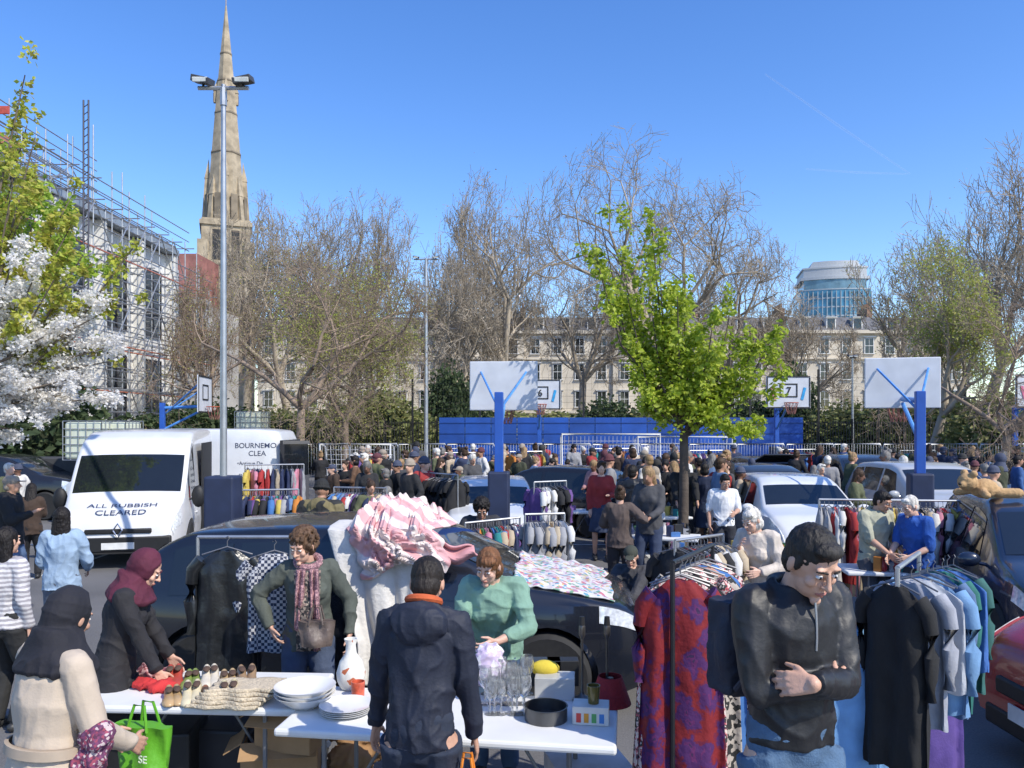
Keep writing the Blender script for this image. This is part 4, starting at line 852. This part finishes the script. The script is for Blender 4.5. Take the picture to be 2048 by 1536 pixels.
for (x1_,y1_),(x2_,y2_) in(((1530,148),(1820,348)),((1612,338),(1815,348))):
    b=B();D=2400;b.tube([(wx(x1_,D),D,wz(y1_,D)),(wx((x1_+x2_)/2,D),D,wz((y1_+y2_)/2+2,D)),(wx(x2_,D),D,wz(y2_,D))],[2,3.5,2],6);o=b.obj('sky_contrail',CT);o['kind']='structure'
# ---------------- buildings
STU=mat((.58,.51,.40),.85,0,.12,.5,.2,8,name='cream_stucco');SLATE=mat((.12,.12,.13),.7,0,.2,2);BRK=mat((.25,.15,.10),.9,0,.2,3)
WF=mat((.65,.64,.6),.5)
wb=B();wb.box((0,0,0),(1.1,.05,1.9),mi=1)
for c,z in(((-.55,-.04,0),(.09,.1,1.98)),((.55,-.04,0),(.09,.1,1.98)),((0,-.04,.97),(1.1,.1,.09)),((0,-.06,-.99),(1.4,.25,.1)),((0,-.04,0),(1.02,.07,.06)),((0,-.04,.48),(.04,.06,.9)),((0,-.04,-.48),(.04,.06,.9)),((0,-.1,1.12),(1.5,.25,.12))): wb.box(c,z)
wm=wb.mesh('window');wm.materials.append(WF);wm.materials.append(GLASSD)
db=B();db.box((0,0,0),(1.2,1,1.5));db.box((0,-.52,0),(.9,.05,1.2),mi=1);db.box((0,-.1,.8),(1.4,1.3,.1))
dm=db.mesh('dormer');dm.materials.append(WF);dm.materials.append(GLASSD)
for i in range(8):
    x=-26+i*11;r=empty('terraced_house',(x,100+ (0.4 if i%2 else 0),0));b=B();b.box((0,3,7),(11,8,14));b.obj('wall',STU,r,smooth=False)
    for c,z in (((0,-1.2,13.9),(11.05,.8,.4)),((0,-1.15,10.6),(11.02,.35,.2)),((0,-1.15,4),(11.02,.5,.3))): b=B();b.box(c,z);b.obj('cornice',STU,r,smooth=False)
    b=B();b.add([(-5.5,-.8,14.1),(5.5,-.8,14.1),(5.5,1,16.0),(-5.5,1,16.0),(-5.5,6,16.2),(5.5,6,16.2)],[(0,1,2,3),(3,2,5,4)]);b.obj('roof',SLATE,r,smooth=False)
    b=B();b.box((5.4,3,16.1),(.7,3,2.4));
    for k in range(5): b.tube([(5.4,1.9+k*.5,17.2),(5.4,1.9+k*.5,17.9)],.14,8,1)
    b.obj('chimney',[BRK,mat((.35,.2,.12),.8)],r,smooth=False)
    for zc in(5.6,9,12.2):
        for k in range(4): mkobj('window',wm,None,r,(-4.1+k*2.75,-1.05,zc))
    for k in range(3): mkobj('dormer',dm,None,r,(-3.6+k*3.3,-.0,15.0))
    top(r,'cream stucco terraced house with sash windows and slate roof','house','row of terraced houses')
# church
ST=mat((.35,.29,.205),.9,0,.35,.9,.6,2.5,name='limestone');STD=mat((.20,.165,.12),.9,0,.3,.9)
cd=110;cx_=wx(452,cd);r=empty('church',(cx_,cd,0),20)
b=B();b.box((0,0,15.0),(6.2,6.2,30))
for k in range(4):
    a=math.pi/4+k*math.pi/2;b.box((4.2*math.cos(a),4.2*math.sin(a),13.5),(1.3,1.3,27))
b.box((0,0,29.4),(6.7,6.7,.6));b.box((0,0,24),(6.6,6.6,.4));b.obj('tower',ST,r,smooth=False)
b=B()
def oc(R_,z,o=0): return [V((R_*math.cos(math.pi/8+k*math.pi/4),R_*math.sin(math.pi/8+k*math.pi/4),z)) for k in range(8)]
b.loft([oc(2.75,29.5),oc(2.3,36),oc(1.5,45.5),oc(.68,54.3),oc(.1,60)]);b.obj('spire',ST,r,smooth=False)
for R_,z in((1.56,45),(.80,53.3),(2.05,39.5),(1.15,49.5)): b=B();b.loft([oc(R_,z-.12),oc(R_+.06,z),oc(R_-.03,z+.2)]);b.obj('moulding',STD,r,smooth=False)
for k in range(8):
    a=k*math.pi/4;u=V((math.cos(a),math.sin(a),0));h0=36 if k%2==0 else 33.5;RR=RZ(math.degrees(a));b=B()
    b.add([u*q_[0]+RR@V((sx*.3,sy*.3,0))+V((0,0,q_[1])) for q_ in((2.85,29.6),(2.42,h0)) for sx,sy in((-1,-1),(1,-1),(1,1),(-1,1))],[(0,1,5,4),(1,2,6,5),(2,3,7,6),(3,0,4,7),(3,2,1,0),(4,5,6,7)])
    b.add([u*2.42+RR@V((sx*.36,sy*.36,0))+V((0,0,h0)) for sx,sy in((-1,-1),(1,-1),(1,1),(-1,1))]+[u*2.2+V((0,0,h0+2.8))],[(0,1,4),(1,2,4),(2,3,4),(3,0,4),(3,2,1,0)]);b.obj('pinnacle',ST,r,smooth=False)
    b=B();aa=a+math.pi/8;w_=V((math.cos(aa),math.sin(aa),0));b.box(w_*2.72+V((0,0,31.8)),(.12,.9,3.6),RZ(math.degrees(aa)));b.obj('louvred_opening',STD,r,smooth=False)
    if k%2==0:
        b=B();b.box(u*1.3+V((0,0,47.3)),(.6,.5,1.6),RR);b.add([u*1.3+RR@V((sx*.35,sy*.32,0))+V((0,0,48.1)) for sx,sy in((-1,-1),(1,-1),(1,1),(-1,1))]+[u*.95+V((0,0,50.2))],[(0,1,4),(1,2,4),(2,3,4),(3,0,4),(3,2,1,0)]);b.obj('lucarne',ST,r,smooth=False)
        b=B();b.box(u*1.62+V((0,0,47.2)),(.06,.26,1.2),RR);b.obj('louvred_opening',BLACK,r,smooth=False)
        for s in(-1,1): b=B();b.box(u*3.12+RR@V((0,s*1.2,0))+V((0,0,26.5)),(.1,1.0,4),RR);b.obj('louvred_opening',BLACK,r,smooth=False)
b=B();b.tube([(0,0,59.8),(0,0,61.6)],.07,6);b.obj('finial',ST,r,smooth=False)
top(r,'pale stone church tower with tall tapering spire','church')
# glass tower
gd=300;r=empty('office_tower',(wx(1668,gd),gd,0),-12)
def arc(w,dp,z,n=16): return [V((-w+2*w*k/n,-dp*math.sin(math.pi*k/n)-2,z)) for k in range(n+1)]+[V((w,16,z)),V((-w,16,z))]
b=B();b.loft([arc(12.5,2.5,0),arc(12.5,2.5,53)]);b.obj('glass_facade',mat((.08,.22,.30),.08,.3,.5,.25),r,smooth=False)
b=B()
for k in range(16): b.loft([arc(12.7,2.7,3+k*3.3),arc(12.7,2.7,3.5+k*3.3)])
for k in range(17): p=arc(12.7,2.8,0)[k];b.box((p.x,p.y,26),(.3,.3,52))
b.obj('floor_band',mat((.32,.38,.42),.5),r,smooth=False);b=B();b.loft([arc(11,2.2,53),arc(11,2.2,56.5)]);b.obj('upper_glazing',mat((.15,.25,.3),.2,.2,.3,.3),r,smooth=False)
b=B();b.loft([arc(12.2,2.6,56.5),arc(12.1,2.6,57.6)]);b.loft([arc(11.2,2.0,57.6),arc(11.0,2.0,60.6)]);b.loft([arc(11.6,2.2,60.6),arc(11.5,2.2,61.2)]);b.loft([arc(9.0,1.5,61.2),arc(7.8,1.4,63.4)])
b.obj('stepped_roof',mat((.42,.44,.46),.5),r,smooth=False);top(r,'glass office tower with white stepped top floors','office tower')
# left building
WR=mat((.70,.69,.66),.8,0,.06,.7,.2,6,name='white_render');XB=-19.6
r=empty('school_building',(XB,0,0));b=B();b.box((-5,35.5,6),(10,20,12));b.obj('wall',WR,r,smooth=False)
b=B();b.box((-4.8,35.5,12.2),(10.8,20.4,.3));b.box((-4.8,35.5,12.45),(10.6,20,.15),mi=1);b.obj('roof',[mat((.3,.34,.38),.4,.3),SLATE],r,smooth=False)
WG=mat((.07,.085,.10),.1,0,.3,.8)
for k in range(5):
    for z,hh in((9.0,3.6),(4.2,3.4)):
        w=empty('window',(.02,27.5+k*4,z));w.parent=r
        b=B();b.box((0,0,0),(.06,1.9,hh));b.obj('glass',WG,w,smooth=False)
        b=B()
        for y in(-.95,0,.95): b.box((.05,y,0),(.1,.08,hh))
        for zz in(-hh/2,-hh*.15,hh/2): b.box((.05,0,zz),(.09,2.0,.08))
        b.obj('frame',mat((.06,.06,.065),.5),w,smooth=False)
for k in range(6): b=B();b.box((.25,25.7+k*3.95,6),(.5,.35,12));b.obj('pilaster',WR,r,smooth=False)
top(r,'white rendered school building with tall dark windows','building')
bl=empty('rear_school_wing',(0,0,0));b=B();b.box((-21.6,52,4.9),(5.6,6,9.8));b.box((-21.6,49,9.9),(6,1,.3));b.obj('wall',mat((.42,.40,.37),.85,0,.15,.7),bl,smooth=False);b=B();b.box((-23.6,58,7.4),(3.2,4,14));b.obj('upper_wall',mat((.30,.13,.11),.9,0,.35,1.5),bl,smooth=False);top(bl,'red clad and rendered rear building with scaffolding','building')
def scaffold(xs,ys,zs,hmax,label,seed=1,top_extra=2.5,r_=.03,brd=True,mid=True):
    r=empty('scaffolding',(0,0,0));rg=random.Random(seed);b=B()
    for x in xs:
        for y in ys: b.tube([(x,y,0),(x,y,hmax(y)+rg.uniform(-.5,top_extra))],r_,6)
    b.obj('upright_poles',STEEL,r);b=B()
    for z in zs:
        for x in xs:
            yy=[y for y in ys if hmax(y)>=z-.5]
            if len(yy)>1:
                b.tube([(x+.05,min(yy)-.4,z),(x+.05,max(yy)+.4,z)],r_,6,1 if rg.random()<.3 else 0);b.tube([(x+.05,min(yy)-.4,z+1),(x+.05,max(yy)+.4,z+1)],r_*.9,6)
                if mid: b.tube([(x+.05,min(yy)-.4,z+.5),(x+.05,max(yy)+.4,z+.5)],r_*.8,6)
        for y in ys:
            if hmax(y)>=z-.5: b.tube([(min(xs)-.4,y,z+.05),(max(xs)+.5,y,z+.05)],r_,6)
    for i in range(len(ys)-1):
        for j in range(len(zs)-1):
            if rg.random()<.85 and hmax(ys[i])>zs[j+1]-.5: s=rg.random()<.5;b.tube([(max(xs)+.08,ys[i] if s else ys[i+1],zs[j]),(max(xs)+.08,ys[i+1] if s else ys[i],zs[j+1])],r_,6)
    b.obj('cross_tubes',[STEEL,mat((.5,.16,.09),.6)],r)
    if brd:
        b=B()
        for z in zs:
            yy=[y for y in ys if hmax(y)>=z]
            if z<12 and len(yy)>1 and rg.random()<.3: b.box(((min(xs)+max(xs))/2,(min(yy)+max(yy))/2,z+.1),(max(xs)-min(xs),max(yy)-min(yy),.05))
        b.obj('boards',mat((.45,.36,.24),.9),r,smooth=False)
    top(r,label,'scaffolding')
ys=[23+i*1.6 for i in range(15)]
scaffold([-19.0,-17.9],ys,[2,4,6,8,10,12],lambda y:13.2-max(0,y-38)*.25,'steel scaffolding around white school building',top_extra=2.2)
scaffold([-20.5,-23.5,-22],[29+i*2.0 for i in range(6)],[12.9,14.4],lambda y:15.4-(y-29)*.12,'scaffolding frame above the school roof',4,2.2,brd=False)
scaffold([-24,-22.5,-21,-19.4,-18.2],[48,46.5],[2,4,6,8,10],lambda y:10,'scaffolding around the rear wing',6,2,brd=False)
b=B();b.box((0,0,0),(2.2,2,.4));b.box((0,0,1.2),(2.4,.08,.3),mi=1);top(b.obj('brick_pallet',[mat((.4,.15,.09),.9),mat((.45,.08,.06),.8)],None,(-21,31.5,13.6),smooth=False),'orange red bricks and netting on the scaffold','bricks')
b=B();b.tube([(-.1,0,0),(-.1,0,10.5)],.035,6);b.tube([(.1,0,0),(.1,0,10.5)],.035,6);
for k in range(35): b.tube([(-.1,0,.3*k),(.1,0,.3*k+.15)],.02,4)
top(b.obj('lattice_mast',mat((.07,.07,.09),.5,.3),None,(wx(172,32),32,wz(200,32)-10.5)),'dark lattice hoist mast beside scaffolding','mast')
# ---------------- trees
BARK=mat((.14,.11,.08),.95,0,.35,3,.4,10,name='bark');BARKG=mat((.34,.285,.215),.95,0,.4,1,name='pale_bark');BARKR=mat((.27,.20,.145),.95,0,.3,3)
def gentree(seed,lv,up,spread,hl=.3,side=(30,60)):
    rg=random.Random(seed);seg=[];tips=[]
    def rec(p,d,L,r,l):
        for k in range(3):
            d=(d+V((rg.gauss(0,.13),rg.gauss(0,.13),rg.gauss(0,.08)+up))).normalized();q=p+d*L/3;r2=r*.88;seg.append((p,q,r,r2,l));
            if l<=lv-1 and l>0 and rg.random()<.66:
                ax=d.cross(V((rg.gauss(0,1),rg.gauss(0,1),rg.gauss(0,1)))).normalized();rec(q,Matrix.Rotation(rad(rg.uniform(*side)),3,ax)@d,L*rg.uniform(.5,.75),r2*.55,l-1)
            p=q;r=r2
        if l==0: tips.append(p);return
        for k in range(2 if l<lv else 5):
            if l==lv: az_=k*1.257+rg.uniform(-.3,.3);ax=V((math.cos(az_),math.sin(az_),0))
            else: ax=d.cross(V((rg.gauss(0,1),rg.gauss(0,1),rg.gauss(0,1)))).normalized()
            rec(p,Matrix.Rotation(rad(rg.uniform(spread*.6,spread*1.3)),3,ax)@d,L*rg.uniform(.68,.85),r*.74,l-1)
    rec(V((0,0,0)),V((0,0,1)),hl,.024,lv);return seg,tips
def seg_mesh(seg,mx,name,rmin=0,n=3):
    vs=[];fs=[]
    for p,q,r1,r2,l in seg:
        d=(q-p);
        if d.length<1e-6: continue
        d.normalize();a=d.orthogonal().normalized();b_=d.cross(a);o=len(vs);nn=n if l<mx else 6
        for c,rr_ in((p,r1),(q,r2)):
            rr_=max(rr_,rmin)
            for k in range(nn): w=2*math.pi*k/nn;vs.append(c+(a*math.cos(w)+b_*math.sin(w))*rr_)
        for k in range(nn): fs.append((o+k,o+(k+1)%nn,o+nn+(k+1)%nn,o+nn+k))
    me=bpy.data.meshes.new(name);me.from_pydata([tuple(v) for v in vs],[],fs);me.polygons.foreach_set('use_smooth',[True]*len(fs));return me
def leafmesh(pts,size,name,rg,jit=0,mats=1,up=.3):
    vs=[];fs=[];mi=[]
    for p in pts:
        p=V(p)+V((rg.gauss(0,jit),rg.gauss(0,jit),rg.gauss(0,jit)));a=V((rg.gauss(0,1),rg.gauss(0,1),rg.gauss(0,.6)-up)).normalized();b_=a.cross(V((rg.gauss(0,1),rg.gauss(0,1),rg.gauss(0,1)))).normalized();s=size*rg.uniform(.6,1.3);o=len(vs)
        n_=a.cross(b_)
        vs+= [p,p+a*s*.5+b_*s*.33+n_*s*.08,p+a*s,p+a*s*.5-b_*s*.33+n_*s*.08];fs+= [(o,o+1,o+2),(o,o+2,o+3)];m=rg.randrange(mats);mi+=[m,m]
    me=bpy.data.meshes.new(name);me.from_pydata([tuple(v) for v in vs],[],fs);me.polygons.foreach_set('material_index',mi);return me
TV=[]
for sd,lv,up,spr,hl in((11,6,.04,43,.26),(12,6,.05,41,.28),(15,6,.02,50,.22),(19,6,.09,36,.26)):
    seg,tips=gentree(sd,lv,up,spr,hl);zs=sorted(q.z for _,q,_,_,_ in seg);zt=zs[int(len(zs)*.99)];xs_=sorted(abs(q.x) for _,q,_,_,_ in seg)[int(len(seg)*.89)];ysn=sorted(abs(q.y) for _,q,_,_,_ in seg)[int(len(seg)*.89)]
    def f(p):
        p=V((p.x/xs_,p.y/ysn,p.z/zt));z0=.58;R_=math.sqrt(p.x**2+p.y**2+(max(0,p.z-z0)/.42)**2)
        if R_>1:
            k=(1+(R_-1)*.5)/R_;p=V((p.x*k,p.y*k,z0+(p.z-z0)*k if p.z>z0 else p.z))
        return p
    TV.append(([(f(p),f(q),r1,r2,l) for p,q,r1,r2,l in seg],[f(t) for t in tips],lv))
def bare(px,d,topy,wpx,vi,mt,label,bud=None,rz=0,kb=.9,nb=1,name='bare_tree',rmin=.012,bs=.16):
    H=wz(topy,d);Wd=wpx*d/F/2;sg,tips,lv=TV[vi];c,s_=math.cos(rad(rz)),math.sin(rad(rz))
    f=lambda p:V(((p.x*c-p.y*s_)*Wd,(p.x*s_+p.y*c)*Wd,p.z*H))
    sg2=[(f(p),f(q),r1*H,r2*H,l) for p,q,r1,r2,l in sg]
    r=empty(name,(wx(px,d),d,0))
    mkobj('trunk',seg_mesh([x for x in sg2 if x[4]>=3],4,'trunk',rmin,5),mt,r);mkobj('crown',seg_mesh([x for x in sg2 if x[4]<3],9,'crown',rmin,3),mt,r)
    if bud:
        rg=random.Random(int(px));tp=[f(t) for t in tips];pts=[rg.choice(tp) for _ in range(int(6000*nb))]
        mkobj('buds',leafmesh(pts,bs,'buds',rg,kb*H/20*.35,len(bud)),[mat(c_,.9,0,.2,2,leaf=.4) for c_ in bud],r)
    return top(r,label,'tree')
OL=[(.34,.32,.09),(.28,.25,.10),(.40,.36,.13)];LM=[(.40,.44,.09),(.34,.39,.08),(.46,.44,.14)];TAN=[(.36,.29,.18),(.30,.23,.15),(.40,.33,.20)]
bl_='tall bare plane tree with fine twigs'
bare(755,62,385,250,0,BARKG,bl_,TAN,0,rmin=.014,nb=.4,bs=.12);bare(590,60,430,260,1,BARKG,bl_,OL,30,rmin=.014,nb=.6,bs=.13)
bare(1040,57,352,300,1,BARKG,bl_,TAN,60,rmin=.014,nb=.4,bs=.12);bare(1300,64,294,390,0,BARKG,bl_,TAN,100,rmin=.015,nb=.5,bs=.12);bare(1450,70,450,240,2,BARKG,bl_,TAN,50,rmin=.015,nb=.3,bs=.12)
bare(1960,45,320,320,1,BARKG,'bare pollarded tree against blue sky',TAN,200,rmin=.012,nb=.2,bs=.1);bare(2070,40,390,300,3,BARKG,bl_,TAN,20,rmin=.012,nb=.2,bs=.1);bare(1810,58,480,220,3,BARKG,bl_,LM,10,rmin=.015,nb=.4,bs=.12)
bare(2010,22,570,400,2,BARKR,'spreading bare tree with reddish twigs',TAN,80,rmin=.005,nb=.3,bs=.05)
bare(600,27,480,460,2,BARKR,'wide bare tree with reddish brown twigs',OL,140,rmin=.0055,nb=1.2,bs=.06)
bare(440,40,540,170,1,BARKR,'bare tree with first buds near scaffolding',OL,77,rmin=.007,nb=.6,bs=.08);bare(690,36,540,250,3,BARKR,'slender tree with lime green buds',LM,33,rmin=.006,nb=2.0,bs=.1)
bare(890,52,540,230,0,BARKG,bl_,TAN,210,rmin=.014,nb=.4,bs=.1);bare(1850,34,490,220,3,BARKG,'willow like tree with fresh pale green leaves',LM,66,rmin=.006,nb=2.4,bs=.11)
bare(490,72,400,190,0,BARKG,bl_,TAN,250,rmin=.016,nb=.4,bs=.12);bare(1600,70,600,200,0,BARKG,bl_,TAN,120,rmin=.015,nb=.3,bs=.12);bare(660,75,400,200,3,BARKG,bl_,TAN,190,rmin=.016,nb=.3,bs=.12);bare(1170,75,480,260,1,BARKG,bl_,TAN,300,rmin=.016,nb=.4,bs=.12);bare(960,70,480,220,3,BARKG,bl_,TAN,15,rmin=.016,nb=.4,bs=.12)
# shrubs
rg=random.Random(4);pts=[]
for i in range(5200):
    a=V((rg.gauss(0,1),rg.gauss(0,1),rg.gauss(0,1))).normalized()*rg.uniform(.55,1)*(1+.25*noise.noise(V((rg.random(),i*.001,0))));pts.append(V((a.x,a.y,max(0,a.z*1.0+.9))))
SH=[]
for cs in([(.05,.08,.03),(.035,.06,.02),(.08,.11,.04)],[(.20,.22,.07),(.15,.17,.05),(.27,.26,.10)]):
    me=leafmesh(pts,.13,'foliage',rg,.05,3)
    for c_ in cs: me.materials.append(mat(c_,.8,0,.3,2,leaf=.3))
    SH.append(me)
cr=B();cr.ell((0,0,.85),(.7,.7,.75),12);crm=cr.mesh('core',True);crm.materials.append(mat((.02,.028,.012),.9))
def shrub(px,d,w,h,k,label):
    r=empty('shrub',(wx(px,d),d,0));a=mkobj('foliage',SH[k],None,r);c=mkobj('branches',crm,None,r);r.scale=(w,w*.8,h/1.9);top(r,label,'shrub','shrubs behind the court')  # inner part is a solid dark core filling the foliage, not modelled branches
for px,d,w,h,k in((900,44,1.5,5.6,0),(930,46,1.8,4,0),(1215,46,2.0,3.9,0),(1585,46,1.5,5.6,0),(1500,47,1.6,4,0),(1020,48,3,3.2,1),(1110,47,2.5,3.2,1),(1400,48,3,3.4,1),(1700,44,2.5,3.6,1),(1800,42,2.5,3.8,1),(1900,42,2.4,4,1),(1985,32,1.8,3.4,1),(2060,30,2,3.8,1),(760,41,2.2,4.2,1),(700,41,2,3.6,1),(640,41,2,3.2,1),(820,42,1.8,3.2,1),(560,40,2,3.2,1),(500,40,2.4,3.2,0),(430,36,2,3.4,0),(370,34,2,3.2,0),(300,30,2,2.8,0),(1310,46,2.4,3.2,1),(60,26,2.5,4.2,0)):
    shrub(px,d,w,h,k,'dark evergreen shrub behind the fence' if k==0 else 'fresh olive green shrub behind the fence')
def clump_tree(name,base,fork,tips,d,mt,leafsets,label,jit,size,n,r0,seed=3,nw=None):
    rg=random.Random(seed);r=empty(name,base);bp=V(base);b=B();fk=V((wx(fork[0],d),d,wz(fork[1],d)))-bp
    b.tube([(0,0,0),fk*.5+V((.01,0,0)),fk],[r0*1.2,r0,r0*.85],10);b.obj('trunk',mt,r);bb=B();P={}
    for px,py,dy,kind in tips:
        t=V((wx(px,d),d+dy,wz(py,d)))-bp;s=fk+V((0,0,rg.uniform(-.1,.35)*min(1,(t-fk).length)));mid=s.lerp(t,.5)+V((rg.uniform(-.1,.1),rg.uniform(-.1,.1),-.08))
        if t.z>fk.z+1.0: mid=V((s.x+(t.x-s.x)*.7,mid.y,mid.z-.1))
        bb.tube([s,mid,t],[r0*.4,r0*.22,.006],6)
        for i in range(nw if (nw and kind=='w') else n):
            u=rg.uniform(.3,1.04);p=(s*(1-u)**2+mid*2*u*(1-u)+t*u*u);c=math.floor(u*9)
            rg2=random.Random(int(px*13+py*7+c));o=V((rg2.gauss(0,1),rg2.gauss(0,1),rg2.gauss(0,1)))*jit*.9;k=jit*(1.1-.5*u)*.55
            P.setdefault(kind,[]).append(p+o+V((rg.gauss(0,k),rg.gauss(0,k),rg.gauss(0,k))))
    bb.obj('branches',mt,r)
    for kind,pts in P.items():
        nm,cs,sz=leafsets[kind];mkobj(nm,leafmesh(pts,size*sz,nm,rg,0,len(cs)),[mat(c_,.55 if kind=='l' else .8,0,.15 if kind=='l' else .04,3,leaf=.5) for c_ in cs],r)
    return top(r,label,'tree')
GR=[(.44,.53,.05),(.36,.47,.04),(.52,.59,.09),(.25,.34,.03)]
tips=[(1198,425,0,'l'),(1305,415,.2,'l'),(1185,505,-.2,'l'),(1245,500,.3,'l'),(1215,560,.3,'l'),(1310,490,-.3,'l'),(1375,540,.2,'l'),(1345,600,-.4,'l'),(1250,600,-.3,'l'),(1470,600,.2,'l'),(1415,640,-.4,'l'),(1555,655,0,'l'),(1560,700,.3,'l'),(1500,690,-.3,'l'),(1510,750,.3,'l'),(1270,660,.4,'l'),(1275,730,-.4,'l'),(1295,790,.3,'l'),(1330,690,.5,'l'),(1400,720,-.5,'l'),(1450,780,.4,'l'),(1520,850,0,'l'),(1450,825,-.4,'l'),(1350,770,-.3,'l'),(1400,790,.2,'l'),(1365,660,0,'l'),(1430,700,.2,'l'),(1320,560,0,'l'),(1380,620,.3,'l'),(1300,630,-.2,'l')]
clump_tree('young_tree',(wx(1365,13.3),13.3,0),(1368,865),tips,13.3,mat((.09,.07,.055),.95,0,.3,6,.5,20),{'l':('crown',GR,1)},'young street tree with bright green spring leaves',.16,.092,540,.08)
YL=[(.52,.56,.08),(.44,.50,.07),(.58,.55,.11),(.36,.33,.07)];WB=[(.86,.84,.80),(.83,.80,.75),(.88,.86,.84)]
tc_=[(50,150,0,'l'),(20,230,.3,'l'),(70,275,0,'l'),(30,330,.4,'l'),(60,390,-.3,'l'),(110,440,.3,'l'),(165,510,0,'l'),(250,485,.2,'l'),(90,370,.5,'l'),(20,420,0,'l'),(210,580,.3,'l'),(140,570,-.3,'l'),(60,480,.3,'l'),
 (30,520,.2,'w'),(100,540,-.2,'w'),(150,600,.2,'w'),(60,620,.4,'w'),(180,640,0,'w'),(120,680,-.3,'w'),(40,700,.3,'w'),(200,720,.2,'w'),(160,760,-.2,'w'),(90,770,.3,'w'),(20,790,0,'w'),(130,820,.2,'w'),(60,840,-.2,'w'),(190,790,.3,'w'),(10,600,-.3,'w'),(75,520,-.4,'w'),(80,660,0,'w'),(130,720,.3,'w'),(20,560,.1,'w'),(20,740,.1,'w'),(100,590,.5,'w'),(60,740,-.4,'w'),(170,690,.4,'w'),(160,700,.4,'l'),(20,860,.2,'w'),(110,790,.1,'w'),(70,560,.2,'w'),(40,650,-.1,'w'),(150,800,.2,'w'),(215,690,.1,'w'),(180,600,.1,'w'),(140,640,.1,'w')]
clump_tree('cherry_tree',(wx(-330,8.6),8.6,0),(-180,800),tc_,8.6,BARK,{'l':('leaves',YL,.9),'w':('blossom',WB,.62)},'cherry tree with white blossom and young yellow green leaves',.105,.075,620,.07,seed=8,nw=1500)
tg=[(20,330,0,'l'),(50,350,.5,'l'),(80,400,-.5,'l'),(110,440,.3,'l'),(30,430,-.3,'l'),(70,480,.5,'l'),(120,520,0,'l'),(150,500,.4,'l'),(20,520,.3,'l'),(-40,400,0,'l'),(-30,300,0,'l'),(60,560,0,'l'),(110,600,.3,'l')]
clump_tree('green_tree',(wx(-60,13),13,0),(-40,620),tg,13,BARK,{'l':('crown',[(.36,.50,.06),(.42,.56,.08),(.28,.40,.05)],1.0)},'leafy green tree beside the scaffolded building',.22,.10,1000,.1,seed=5)
# ---------------- light, world, camera
az=130;el=45
w=bpy.data.worlds.new('World');sc.world=w;w.use_nodes=True;nt=w.node_tree;bg=nt.nodes['Background']
sk=nt.nodes.new('ShaderNodeTexSky');sk.sky_type='NISHITA';sk.sun_disc=False;sk.sun_elevation=rad(el);sk.sun_rotation=rad(az);sk.air_density=1.0;sk.dust_density=.4;sk.ozone_density=2.5
hs=nt.nodes.new('ShaderNodeHueSaturation');hs.inputs['Hue'].default_value=.512;hs.inputs['Saturation'].default_value=1.28;hs.inputs['Value'].default_value=1.65
nt.links.new(sk.outputs[0],hs.inputs['Color']);nt.links.new(hs.outputs[0],bg.inputs[0]);bg.inputs[1].default_value=.15
sl=bpy.data.lights.new('sun','SUN');sl.energy=5;sl.angle=rad(.5);sl.color=(1,.94,.82);so=bpy.data.objects.new('sun',sl);COL.objects.link(so)
dv=V((math.sin(rad(az))*math.cos(rad(el)),math.cos(rad(az))*math.cos(rad(el)),math.sin(rad(el))))
so.rotation_euler=dv.to_track_quat('Z','Y').to_euler()
cam=bpy.data.cameras.new('camera');co=bpy.data.objects.new('camera',cam);COL.objects.link(co);co.location=(0,0,CH);co.rotation_euler=(rad(90),0,0)
cam.sensor_width=36;cam.lens=36*F/2048;cam.shift_y=82/2048;cam.clip_end=5000;cam.clip_start=.05;sc.camera=co
sc.view_settings.view_transform='Standard';sc.view_settings.look='None';sc.view_settings.exposure=0
